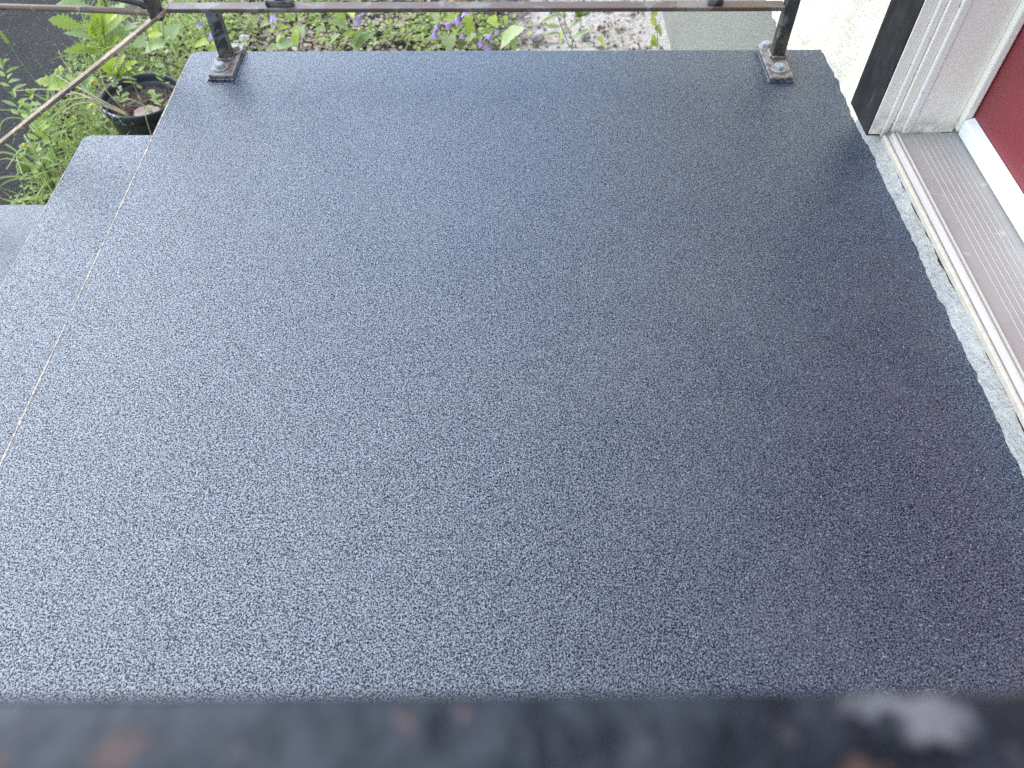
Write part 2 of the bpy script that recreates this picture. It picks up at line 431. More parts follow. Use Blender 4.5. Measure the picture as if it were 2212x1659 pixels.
# ------------------------------------------------------------------ concrete stoop with its steps
XL, XR, YB, YF = -0.635, 0.640, 1.460, -0.06
stoop = thing('concrete_stoop', 'concrete stoop coated in speckled blue grey paint, landing with steps down to the left', 'steps', (0.0, 0.70, GZ))
def rrect(x0, x1, y0, y1, rad, ins):
    """plan outline, rounded only at the left back and left front corners"""
    x0 += ins; x1 -= ins; y0 += ins; y1 -= ins; r = max(rad - ins, 0.002); pts = []
    pts.append((x1, y0)); pts.append((x1, y1))
    for i in range(7):
        a = R(90 + 90 * i / 6); pts.append((x0 + r + math.cos(a) * r, y1 - r + math.sin(a) * r))
    for i in range(7):
        a = R(180 + 90 * i / 6); pts.append((x0 + r + math.cos(a) * r, y0 + r + math.sin(a) * r))
    return pts
def slab(name, x0, x1, y0, y1, z0, z1, rad=0.022, er=0.008):
    mb = MB(); rs = []
    rs.append([(x, y, z0) for x, y in rrect(x0, x1, y0, y1, rad, 0)])
    for i in range(5):
        a = R(90 * i / 4)
        rs.append([(x, y, z1 - er + er * math.sin(a)) for x, y in rrect(x0, x1, y0, y1, rad, er * (1 - math.cos(a)))])
    mb.rings(rs)
    return mb.build(name, 'coating', stoop)
landing = slab('landing', XL, XR, YF, YB, GZ - 0.05, 0.0)
steps = []
for i, (x0, x1, z) in enumerate(((-0.934, XL, -0.193), (-1.234, -0.934, -0.386), (-1.534, -1.234, -0.579))):
    steps.append(slab('step', x0, x1 + 0.03 * 0 - 0.001, YF, YB + 0.0015 * (i + 1), GZ - 0.05, z))
def worn_edge(parent, x, z, y0, y1, seed):
    """thin ragged line where the coating has worn off the arris"""
    rr = random.Random(seed); n_ = int((y1 - y0) / 0.006); rows = []
    for i in range(n_ + 1):
        y = y0 + (y1 - y0) * i / n_
        w = 0.0013 + 0.0006 * noise.noise(Vector((seed, y * 9, 0))) + 0.0006 * noise.noise(Vector((seed, y * 40, 0))) + 0.0006 * rr.uniform(-1, 1)
        w = max(0.0, w); o = 0.0006 * noise.noise(Vector((seed, y * 9, 5)))
        # on the rounding of the arris
        c = x + 0.0066 + o; pts = []
        for d in (-w, 0.0, w):
            q = min(max((x + 0.008 - (c + d)) / 0.008, -1), 1)
            zz = z - 0.008 + 0.008 * math.sqrt(max(0.0, 1 - max(q, 0) ** 2))
            pts.append((c + d - 0.0002, y, zz + 0.0003))
        rows.append(pts)
    mb = MB(); mb.add([p for r_ in rows for p in r_], [(i * 3 + j, i * 3 + j + 1, i * 3 + j + 4, i * 3 + j + 3) for i in range(len(rows) - 1) for j in range(2)])
    mb.build('worn_edge', 'worn_concrete', parent)
worn_edge(landing, XL, 0.0, 0.0, 1.40, 1)
worn_edge(steps[0], -0.934, -0.193, 0.0, 1.33, 2)
worn_edge(steps[1], -1.234, -0.386, 0.0, 1.40, 3)

# ------------------------------------------------------------------ house
WX = 0.630
house = thing('house', 'white stucco house front with red door above a grey green foundation', 'house', (0.9, 0.65, GZ))
DY0, DY1 = 0.190, 1.112          # door opening between the inner edges of the black trim
# stucco: a lumpy skin, finer near the landing
def wob(y, z):
    lo = max(0.0, 1.0 - (z + 0.0) / 0.10)
    a = 0.0030 * noise.noise(Vector((y * 14, z * 14, 0))) + 0.0022 * noise.noise(Vector((y * 45, z * 45, 4))) + 0.0012 * noise.noise(Vector((y * 120, z * 120, 9)))
    b2 = lo * (0.0030 * noise.noise(Vector((y * 7, z * 10, 2))) + 0.0036 * noise.noise(Vector((y * 34, z * 30, 6))) + 0.0022 * noise.noise(Vector((y * 80, z * 80, 3))) + 0.002)
    return -(a + b2)
def skin(mb, y0, y1, z0, z1, st, back=True):
    ny = max(2, int((y1 - y0) / st)); nz = max(2, int((z1 - z0) / st))
    V = [(WX + wob(y0 + (y1 - y0) * i / ny, z0 + (z1 - z0) * j / nz), y0 + (y1 - y0) * i / ny, z0 + (z1 - z0) * j / nz) for j in range(nz + 1) for i in range(ny + 1)]
    F = [(j * (ny + 1) + i + 1, j * (ny + 1) + i, (j + 1) * (ny + 1) + i, (j + 1) * (ny + 1) + i + 1) for j in range(nz) for i in range(ny)]
    k = len(V)
    V += [(WX + 0.03, y0, z0), (WX + 0.03, y1, z0)]
    V2 = []
    mb.add(V, F)
    # underside lip
    for i in range(ny):
        a = V[i]; c = V[i + 1]
        mb.add([a, c, (WX + 0.03, c[1], z0), (WX + 0.03, a[1], z0)], [(0, 1, 2, 3)])
mb = MB()
skin(mb, 1.205, 2.6, -0.098, 0.55, 0.0075)
skin(mb, 2.6, 4.2, -0.098, 0.55, 0.03)
skin(mb, 1.205, 4.2, 0.55, 3.2, 0.06)
skin(mb, -1.6, 0.095, -0.098, 3.2, 0.06)
skin(mb, 0.095, 1.205, 2.20, 3.2, 0.06)
mb.build('stucco_wall', 'stucco_white', house, smooth=True)
mb = MB(); skin(mb, 0.095, 1.204, -0.098, 0.034, 0.006)
mb.build('mortar_band', 'mortar_band', house, smooth=True)
MB().box(WX + 0.012, WX + 0.30, -1.6, 4.2, GZ - 0.2, -0.099).build('foundation_wall', 'foundation_grey', house)
mb = MB(); mb.box(WX + 0.031, WX + 0.26, 1.213, 4.2, -0.09, 3.2); mb.box(WX + 0.031, WX + 0.26, -1.6, 0.088, -0.09, 3.2); mb.box(WX + 0.031, WX + 0.26, 0.089, 1.212, 2.21, 3.2)
mb.build('wall_core', 'stucco_white', house)
# roof with its overhang
roof = MB().box(0.22, 3.6, -1.9, 4.5, 3.21, 3.25).build('roof', 'roof_brown', house)
MB().box(0.20, 0.219, -1.9, 4.5, 3.12, 3.28).build('fascia', 'trim_white', roof)
MB().box(0.225, WX + 0.02, -1.9, 4.5, 3.19, 3.208).build('soffit', 'soffit', roof)
# black trim boards
for y0, y1 in ((1.114, 1.211), (0.091, 0.188)):
    MB().box(0.606, 0.640, y0, y1, 0.036, 2.10).build('trim_board', 'trim_black', house, bevel=0.0012)
MB().box(0.606, 0.640, 0.091, 1.211, 2.102, 2.20).build('trim_board', 'trim_black', house, bevel=0.0012)
# door frame: the stepped jamb seen end on, cut in strips as it was put together
frame = MB().box(0.7415, 0.90, 1.116, 1.19, 0.03, 2.10).build('door_frame', 'trim_white', house)
MB().box(0.7415, 0.90, 0.10, 0.186, 0.03, 2.10).build('door_frame', 'trim_white', house)
def strip(name, x0, x1, yface, mat, z0=0.050, bev=0.0012, both=True):
    o = MB().box(x0, x1, yface, 1.150, z0, 2.10).build(name, mat, frame, bevel=bev)
    if both: MB().box(x0, x1, 0.150, 1.302 - yface, z0, 2.10).build(name, mat, frame, bevel=bev)
strip('casing_edge', 0.608, 0.6275, 1.1125, 'trim_white', 0.040)
strip('bead', 0.6278, 0.6399, 1.1085, 'trim_cream', 0.036, 0.003)
strip('casing_strip', 0.6404, 0.6563, 1.1045, 'trim_white', 0.0495)
strip('bead', 0.6566, 0.6719, 1.1000, 'trim_cream', 0.048, 0.003)
strip('jamb_face', 0.6723, 0.7408, 1.1020, 'trim_white', 0.050)
strip('door_stop', 0.7412, 0.7555, 1.0900, 'trim_white', 0.058, 0.003)
# threshold
th = MB()
prof = [(0.6365, 0.020), (0.6365, 0.044), (0.640, 0.0475), (0.6555, 0.0485), (0.735, 0.0505), (0.765, 0.056), (0.765, 0.020)]
th.extrude(prof, 1, 0.200, 1.1005)
threshold = th.build('threshold', 'sill_aluminium', house)
for xr in (0.6395, 0.6465):
    MB().extrude([(xr, 0.044), (xr + 0.0006, 0.0515), (xr + 0.0030, 0.0520), (xr + 0.0042, 0.044)], 1, 0.200, 1.0995).build('front_lip', 'sill_ridge', threshold)
for i in range(7):
    xr = 0.6740 + i * 0.0093
    zr = 0.0485 + (xr - 0.6555) / 0.0795 * 0.002 + 0.0006
    MB().extrude([(xr, 0.048), (xr + 0.0001, zr), (xr + 0.0008, zr), (xr + 0.0009, 0.048)], 1, 0.200, 1.0995).build('ridge', 'sill_ridge', threshold)
MB().box(0.6292, 0.6362, 0.195, 1.107, 0.031, 0.0445).build('sill_board', 'sill_cream', house, bevel=0.003)
# red door with its white bottom sweep and moulded panels
DX = 0.757
door = MB().box(DX, DX + 0.044, 0.206, 1.1015, 0.066, 2.07).build('door', 'door_red', house, bevel=0.002)
sw = MB(); sw.extrude([(0.7435, 0.0565), (0.7425, 0.062), (0.7425, 0.079), (0.7445, 0.083), (DX - 0.0005, 0.0875), (DX - 0.0005, 0.0565)], 1, 0.206, 1.0885)
sw.build('door_sweep', 'sweep_white', door, bevel=0.0008)
for y0, y1 in ((0.30, 0.60), (0.70, 1.0)):
    for z0, z1 in ((0.30, 0.95), (1.12, 1.95)):
        MB().box(DX - 0.006, DX + 0.001, y0, y1, z0, z1).build('raised_panel', 'door_red', door, bevel=0.005)
MB().tube(catmull([(DX - 0.001, 0.265, 1.0), (DX - 0.03, 0.265, 1.0), (DX - 0.06, 0.265, 1.0)], 3), 0.012, 0.027, 14).build('door_knob', 'bolt_zinc', door, bevel=0.003, smooth=True)

# ------------------------------------------------------------------ far railing
YR = 1.419
rail = thing('metal_railing', 'rusty black metal railing along the far edge of the landing, sloping down the steps', 'railing', (0.0, YR, 0.0))
def bolt_on(parent, x, y, z, rot):
    w = MB(); w.tube([(x, y, z - 0.001), (x, y, z + 0.0022)], 0.0142, 0.0142, 24).build('washer', 'bolt_zinc', parent, bevel=0.0006)
    h = MB(); k = 6
    ring = lambda r, zz: [(x + math.cos(R(rot + 60 * i)) * r, y + math.sin(R(rot + 60 * i)) * r, zz) for i in range(k)]
    h.rings([ring(0.0098, z + 0.0024), ring(0.0098, z + 0.0088), ring(0.0082, z + 0.0100)])
    h.build('bolt', 'bolt_zinc', parent, bevel=0.0005)
for x0, x1, y0, y1, px, b1, b2 in ((-0.570, -0.524, 1.352, 1.468, -0.549, (-0.5515, 1.377), (-0.537, 1.442)), (0.499, 0.543, 1.338, 1.456, 0.528, (0.520, 1.366), (0.512, 1.447))):
    pad = MB().box(x0 - 0.003, x1 + 0.002, y0 - 0.004, y1 - 0.012, -0.002, 0.0040).build('paint_pad', 'thick_coating', rail, bevel=0.002)
    sm = MB(); K = 40; ring = []
    for q in range(K):
        a = 2 * math.pi * q / K; cxp, cyp = (x0 + x1) / 2 + (0.0 if px < 0 else -0.006), (y0 + y1) / 2 - (0.008 if px < 0 else 0.006)
        ux, uy = math.cos(a), math.sin(a); k_ = min((0.030 if px < 0 else 0.033) / max(abs(ux), 1e-6), 0.066 / max(abs(uy), 1e-6)) + 0.004 * noise.noise(Vector((ux * 3, uy * 3, px * 9)))
        ring.append((cxp + ux * k_, min(cyp + uy * k_, YB - 0.012)))
    sm.rings([[(x, y, -0.001) for x, y in ring], [(x, y, 0.0002) for x, y in ring], [(x0 + (x1 - x0) / 2 + (x - (x0 + x1) / 2) * .9, (y0 + y1) / 2 + (y - (y0 + y1) / 2) * .95, 0.0007) for x, y in ring]])
    sm.build('paint_smear', 'thick_coating', rail)
    pl = MB().box(x0, x1, y0, y1, 0.0043, 0.0098).build('base_plate', 'plate_rust', rail, bevel=0.001)
    bolt_on(pl, *b1, 0.0100, 14); bolt_on(pl, *b2, 0.0100, 40)
    top = 0.1005 if px < 0 else 0.70
    MB().box(px - 0.0118, px + 0.0118, YR - 0.0118, YR + 0.0118, 0.0100, top).build('leg', 'leg_paint', rail, bevel=0.0018)
    wd = MB(); rr = random.Random(int(px * 1000))
    for sx_, sy_ in ((-1, 0), (1, 0), (0, -1), (0, 1)):
        pts = [(px + (sx_ * 0.0135 if sx_ else (-0.013 + 0.026 * i / 7)), YR + (sy_ * 0.0135 if sy_ else (-0.013 + 0.026 * i / 7)), 0.0116 + rr.uniform(-.001, .001)) for i in range(8)]
        wd.tube(pts, 0.0034, 0.0034, 6)
    wd.build('weld', 'plate_rust', rail, smooth=True)
RW = 0.0130
# flat bottom bar with the bend down the stairs
MB().box(-0.6285, 0.5153, YR - RW, YR + RW, 0.1010, 0.1090).build('bottom_rail', 'rail_paint', rail, bevel=0.0016)
sl = (0.110 + 0.178) / (1.092 - 0.632)
xe = -1.62
st = MB(); zt = 0.1088; th_ = 0.0122
st.extrude([(-0.6287, zt), (-0.6287, zt - 0.0078), (-0.6320, zt - 0.0085), (xe, zt - (-0.6320 - xe) * sl - th_), (xe, zt - (-0.6310 - xe) * sl), (-0.6310, zt - 0.0004)], 1, YR - RW - 0.0020, YR + RW - 0.0004)
st.build('stair_rail', 'stair_rail_paint', rail, bevel=0.0014)
def zst(x): return zt - (-0.6310 - x) * sl
MB().box(-0.667, -0.644, YR - 0.0095, YR + 0.0095, zst(-0.667) - 0.002, 0.735).build('newel_post', 'leg_paint', rail, bevel=0.0015)
MB().tube(catmull([(-0.664, YR - .004, 0.098), (-0.70, YR - .004, 0.1005), (-0.80, YR - .004, 0.1055), (-0.94, YR - .004, 0.110), (-1.10, YR - .004, 0.116)], 5), 0.0062, 0.0058, 8).build('scroll_bar', 'stair_rail_paint', rail, smooth=True)
MB().tube(catmull([(-0.663, YR + .004, 0.101), (-0.685, YR + .004, 0.113), (-0.715, YR + .004, 0.1205), (-0.75, YR + .004, 0.129), (-0.82, YR + .004, 0.160), (-0.90, YR + .004, 0.22), (-0.94, YR + .004, 0.30)], 5), 0.0062, 0.0058, 8).build('scroll_bar', 'leg_paint', rail, smooth=True)
for bx, w in ((-0.421, 0.026), (0.385, 0.015)):
    MB().box(bx - w, bx + w, YR - 0.007, YR + 0.010, 0.1088, 0.121).build('collar', 'leg_paint', rail, bevel=0.003)
    MB().box(bx - 0.008, bx + 0.008, YR - 0.006, YR + 0.009, 0.1215, 0.685).build('baluster', 'leg_paint', rail, bevel=0.001)
MB().box(-0.6705, 0.5405, YR - 0.016, YR + 0.016, 0.7355, 0.7475).build('top_rail', 'rail_paint', rail, bevel=0.003)

# ------------------------------------------------------------------ near railing, its top bar across the bottom of the view
near = thing('near_handrail', 'blurred black handrail with chipped paint and rust spots across the bottom of the picture', 'handrail', (0.0, 0.0, 0.0))
NT = 0.689
mb = MB(); prof = []
for i in range(9):
    a = math.pi * i / 8
    prof.append((0.0173 - 0.0165 * math.cos(a), NT - 0.0035 + 0.0035 * math.sin(a) ** 0.7))
prof += [(0.0338, NT - 0.0095), (0.0008, NT - 0.0095)]
mb.extrude(prof, 0, -0.62, 0.56)
top = mb.build('top_rail', 'chipped_black_paint', near, origin=None)
MB().box(-0.60, 0.54, 0.004, 0.029, 0.10, 0.108).build('bottom_rail', 'rail_paint', near, bevel=0.001)
for px in (-0.575, 0.520):
    MB().box(px - 0.0125, px + 0.0125, 0.004, 0.029, 0.0130, NT - 0.0097).build('leg', 'leg_paint', near, bevel=0.0018)
    pl = MB().box(px - 0.022, px + 0.022, -0.04, 0.074, 0.001, 0.0128).build('base_plate', 'plate_rust', near, bevel=0.001)
    bolt_on(pl, px, -0.022, 0.0130, 10); bolt_on(pl, px, 0.052, 0.0130, 33)

# ------------------------------------------------------------------ plant pot
PC = Vector((-1.156, 2.188, GZ)); PS = 1.06
pot = thing('plant_pot', 'black plastic plant pot with scuffed rim, filled with soil and weeds, behind the upper step', 'plant pot', PC)
def lathe(mb, prof, c, k=40):
    mb.rings([[(c[0] + math.cos(2 * math.pi * j / k) * r, c[1] + math.sin(2 * math.pi * j / k) * r, c[2] + z) for j in range(k)] for r, z in prof], cap0=True, cap1=False)
mb = MB(); lathe(mb, [(r_ * PS, z_) for r_, z_ in [(0.088, 0.004), (0.090, 0.010), (0.108, 0.185), (0.1095, 0.198), (0.104, 0.198), (0.1005, 0.17), (0.085, 0.012)]], PC)
mb.build('pot_body', 'pot_plastic', pot, smooth=True)
mb = MB(); mb.rings([[(PC[0] + math.cos(2 * math.pi * j / 48) * r, PC[1] + math.sin(2 * math.pi * j / 48) * r, PC[2] + z) for j in range(48)] for r, z in ((r_ * PS, z_) for r_, z_ in ((0.109, 0.188), (0.1155, 0.190), (0.1185, 0.205), (0.1185, 0.217), (0.1165, 0.2215), (0.1130, 0.2205), (0.1115, 0.210), (0.1060, 0.190)))], cap0=False, cap1=False)
mb.build('rim', 'pot_rim', pot, smooth=True)
mb = MB(); k = 36; rs = []
for q in range(9):
    r = 0.1055 * (1 - q / 8.5)
    rs.append([(PC[0] + math.cos(2 * math.pi * j / k) * r, PC[1] + math.sin(2 * math.pi * j / k) * r,
                PC[2] + 0.180 + 0.010 * noise.noise(Vector((math.cos(2 * math.pi * j / k) * r * 40, math.sin(2 * math.pi * j / k) * r * 40, 2))) + 0.012 * noise.noise(Vector((math.cos(2 * math.pi * j / k) * r * 90, math.sin(2 * math.pi * j / k) * r * 90, 8)))) for j in range(k)])
mb.rings(rs, cap0=False); mb.build('potting_soil', 'potting_soil', pot, smooth=False)
def shard(name, label, cat, loc, sx, sy, sz, mat, seed, group=None, flat=0.0):
    """irregular stone: a displaced icosphere"""
    bm = bmesh.new(); bmesh.ops.create_icosphere(bm, subdivisions=3, radius=1.0)
    for v_ in bm.verts:
        d = 1 + 0.28 * noise.noise(v_.co * 1.3 + Vector((seed, 0, 0))) + 0.12 * noise.noise(v_.co * 3.2 + Vector((0, seed, 0)))
        v_.co = Vector((v_.co.x * d * sx, v_.co.y * d * sy, v_.co.z * d * sz))
    me = bpy.data.meshes.new(name); bm.to_mesh(me); bm.free()
    for p in me.polygons: p.use_smooth = seed % 2 == 0
    o = link_mesh(name, me, mat, None); o.location = loc
    return tag(o, label, cat, group)
def curled(name, label, cat, loc, L, W, rz, mat, seed, curl=0.25):
    """a dead leaf: thin curled sheet with thickness"""
    mb = MB(); nu, nv = 9, 7; top_, bot = [], []
    for i in range(nu):
        u = i / (nu - 1); w = W * (math.sin(math.pi * min(1, 0.06 + 0.92 * u)) ** 0.7) * (1 + 0.2 * noise.noise(Vector((seed, u * 6, 0))))
        for j in range(nv):
            t = j / (nv - 1) - 0.5
            z = curl * L * (2.2 * t * t + 0.5 * (u - 0.5) ** 2) + 0.004 * noise.noise(Vector((u * 5, t * 5, seed)))
            x, y = (u - 0.5) * L, t * w
            xr, yr = x * math.cos(rz) - y * math.sin(rz), x * math.sin(rz) + y * math.cos(rz)
            top_.append((loc[0] + xr, loc[1] + yr, loc[2] + 0.003 + z))
    mb.add(top_, [(i * nv + j, i * nv + j + 1, (i + 1) * nv + j + 1, (i + 1) * nv + j) for i in range(nu - 1) for j in range(nv - 1)])
    o = mb.build(name, mat, None, smooth=True, origin=Vector(loc))
    md = o.modifiers.new('thick', 'SOLIDIFY'); md.thickness = 0.0006
    return tag(o, label, cat)
curled('clay_shard', 'flat pinkish tan shard lying on the soil in the plant pot', 'shard', (PC[0] + 0.030, PC[1] - 0.058, PC[2] + 0.190), 0.082, 0.066, 0.25, 'clay_shard', 3, 0.10)
shard('white_stone', 'white stone beside the base plate of the left railing leg', 'stone', (-1.035, 2.905, GZ + 0.014), 0.020, 0.015, 0.016, 'white_stone', 1)
curled('dead_leaf', 'pale tan dead leaf next to the white stone', 'dead leaf', (-0.995, 2.895, GZ + 0.008), 0.03, 0.02, 0.9, 'tan_leaf', 5)
curled('dead_leaf', 'brown curled dead leaf on the pale sandy soil near the foundation', 'dead leaf', (0.376, 2.972, GZ + 0.010), 0.034, 0.026, 0.2, 'dead_leaf', 6, 0.4)
shard('stone', 'pale grey stone right of the tall narrow leaved weed', 'stone', (0.309, 2.93, GZ + 0.010), 0.022, 0.018, 0.016, 'grey_stone', 3)
shard('stone', 'tan stone in the bed left of the tall narrow leaved weed', 'stone', (0.118, 2.91, GZ + 0.012), 0.026, 0.018, 0.017, 'grey_stone', 5)
shard('brown_rock', 'large orange brown rock under the bottom rail, middle of the bed', 'rock', (-0.185, 3.16, GZ + 0.018), 0.055, 0.035, 0.038, 'brown_rock', 7)
shard('stone', 'smooth grey pebble among the leaf litter between two bellflowers', 'stone', (-0.745, 2.96, GZ + 0.012), 0.016, 0.013, 0.012, 'grey_stone', 4)

# ------------------------------------------------------------------ plants
def leaf_profile(kind):
    if kind == 'heart':
        return [(0.0, 0.30), (0.05, 0.78), (0.13, 0.98), (0.2, 0.90), (0.24, 1.0), (0.33, 0.86), (0.37, 0.93), (0.48, 0.70), (0.52, 0.76), (0.63, 0.50), (0.67, 0.54), (0.8, 0.26), (1.0, 0.0)]
    if kind == 'lance':
        return [(0.0, 0.10), (0.15, 0.45), (0.3, 0.85), (0.45, 1.0), (0.6, 0.9), (0.75, 0.66), (0.88, 0.35), (1.0, 0.0)]
    if kind == 'oval':
        return [(0.0, 0.12), (0.15, 0.65), (0.4, 1.0), (0.65, 0.92), (0.85, 0.55), (1.0, 0.05)]
    if kind == 'lobed':
        out = [(0.0, 0.14)]
        for i in range(7):
            t = 0.08 + i * 0.125; e = [0.45, 0.62, 0.8, 1.0, 0.95, 0.75, 0.5][i]
            out += [(t, e), (t + 0.035, e * 0.9), (t + 0.06, e * 0.60)]
        return out + [(1.0, 0.0)]
def leaf_mesh(kind, var):
    rr = random.Random(hash(kind) % 7 + var * 13); mb = MB()
    fold = 0.10 + 0.12 * rr.random(); curl = 0.10 + 0.22 * rr.random(); side = rr.uniform(-0.08, 0.08)
    def one(prof, org=(0, 0), ang=0.0, L=1.0, W=1.0):
        n_ = len(prof); V = []
        for t, w in prof:
            for sgn in (-1, -0.5, 0, 0.5, 1):
                jl = 1.0 + (0.07 * math.sin(t * 40 + sgn * 2 + var) if abs(sgn) == 1 else 0)
                x = sgn * 0.5 * w * W * jl; y = t * L; z = fold * abs(sgn) * w * W * 0.5 - curl * t * t * L + 0.02 * math.sin(t * 9 + sgn * 3)
                x += side * t * t
                V.append((org[0] + x * math.cos(ang) - y * math.sin(ang), org[1] + x * math.sin(ang) + y * math.cos(ang), z))
        mb.add(V, [(i * 5 + j, i * 5 + j + 1, i * 5 + j + 6, i * 5 + j + 5) for i in range(n_ - 1) for j in range(4)])
    if kind == 'trefoil':
        p = leaf_profile('oval')
        for a in (-1.25, 0.0, 1.25): one(p, (0, 0.30), a, 0.62, 0.50)
        mb.add([(-0.02, 0, 0), (0.02, 0, 0), (0.02, 0.32, 0), (-0.02, 0.32, 0)], [(0, 1, 2, 3)])
    else: one(leaf_profile(kind))
    me = bpy.data.meshes.new('leaf_' + kind); me.from_pydata(mb.v, [], mb.f)
    for p in me.polygons: p.use_smooth = True
    return me
LEAF = {}
def get_leaf(kind, var, mat):
    key = (kind, var, mat)
    if key not in LEAF:
        me = leaf_mesh(kind, var); me.materials.append(MATS[mat]); LEAF[key] = me
    return LEAF[key]
prng = random.Random(11)
def add_leaf(parent, kind, b, t, w, mat, name='leaf', up=(0.0, -0.45, 0.9)):
    b, t = Vector(b), Vector(t); d = t - b; L = d.length
    if L < 1e-4: return
    yv = d / L
    u = Vector((up[0] + prng.uniform(-.45, .45), up[1] + prng.uniform(-.35, .35), up[2]))
    zv = u - yv * u.dot(yv)
    if zv.length < 0.1: zv = Vector((0, -1, 0)) - yv * Vector((0, -1, 0)).dot(yv)
    zv.normalize(); xv = yv.cross(zv)
    o = bpy.data.objects.new(name, get_leaf(kind, prng.randrange(3), mat)); col.objects.link(o); o.parent = parent
    M = Matrix.Identity(4)
    wz = (w + L) * 0.5
    for i in range(3): M[i][0] = xv[i] * w; M[i][1] = yv[i] * L; M[i][2] = zv[i] * wz; M[i][3] = (b - BASE[parent.name])[i]
    o.matrix_basis = M
    return o
def bell_mesh():
    mb = MB(); k = 20; rs = []
    for z, r, a in ((0.0, 0.05, 0), (0.06, 0.15, 0), (0.25, 0.20, 0), (0.50, 0.25, 0), (0.68, 0.33, 0.05), (0.84, 0.44, 0.55), (1.0, 0.60, 1.0)):
        ring = []
        for j in range(k):
            ph = j % 4; cut = {0: 1.0, 1: 0.55, 2: 0.0, 3: 0.55}[ph]
            rad = r * (1 - a * (1 - cut) * 0.42); zz = z - a * (1 - cut) * 0.46 * (z - 0.4) * 1.6
            ring.append((math.cos(2 * math.pi * j / k) * rad, math.sin(2 * math.pi * j / k) * rad, zz))
        rs.append(ring)
    mb.rings(rs, cap0=True, cap1=False)
    me = bpy.data.meshes.new('bell'); me.from_pydata(mb.v, [], mb.f); me.materials.append(MATS['petal'])
    for p in me.polygons: p.use_smooth = True
    return me
BELL = bell_mesh()
def pom_mesh():
    bm = bmesh.new(); bmesh.ops.create_icosphere(bm, subdivisions=2, radius=1.0)
    for v_ in bm.verts: v_.co *= 1 + 0.25 * noise.noise(v_.co * 5)
    me = bpy.data.meshes.new('pom'); bm.to_mesh(me); bm.free(); me.materials.append(MATS['yellow']); return me
POM = pom_mesh()
def calyx_mesh():
    mb = MB(); k = 10
    mb.rings([[(math.cos(2 * math.pi * j / k) * r, math.sin(2 * math.pi * j / k) * r, z) for j in range(k)] for r, z in ((0.04, -0.16), (0.10, -0.06), (0.17, 0.05), (0.215, 0.20 ))], cap1=False)
    for i in range(0, 0): pass
    me = bpy.data.meshes.new('calyx'); me.from_pydata(mb.v, [], mb.f); me.materials.append(MATS['leaf_a']); return me
CALYX = calyx_mesh()
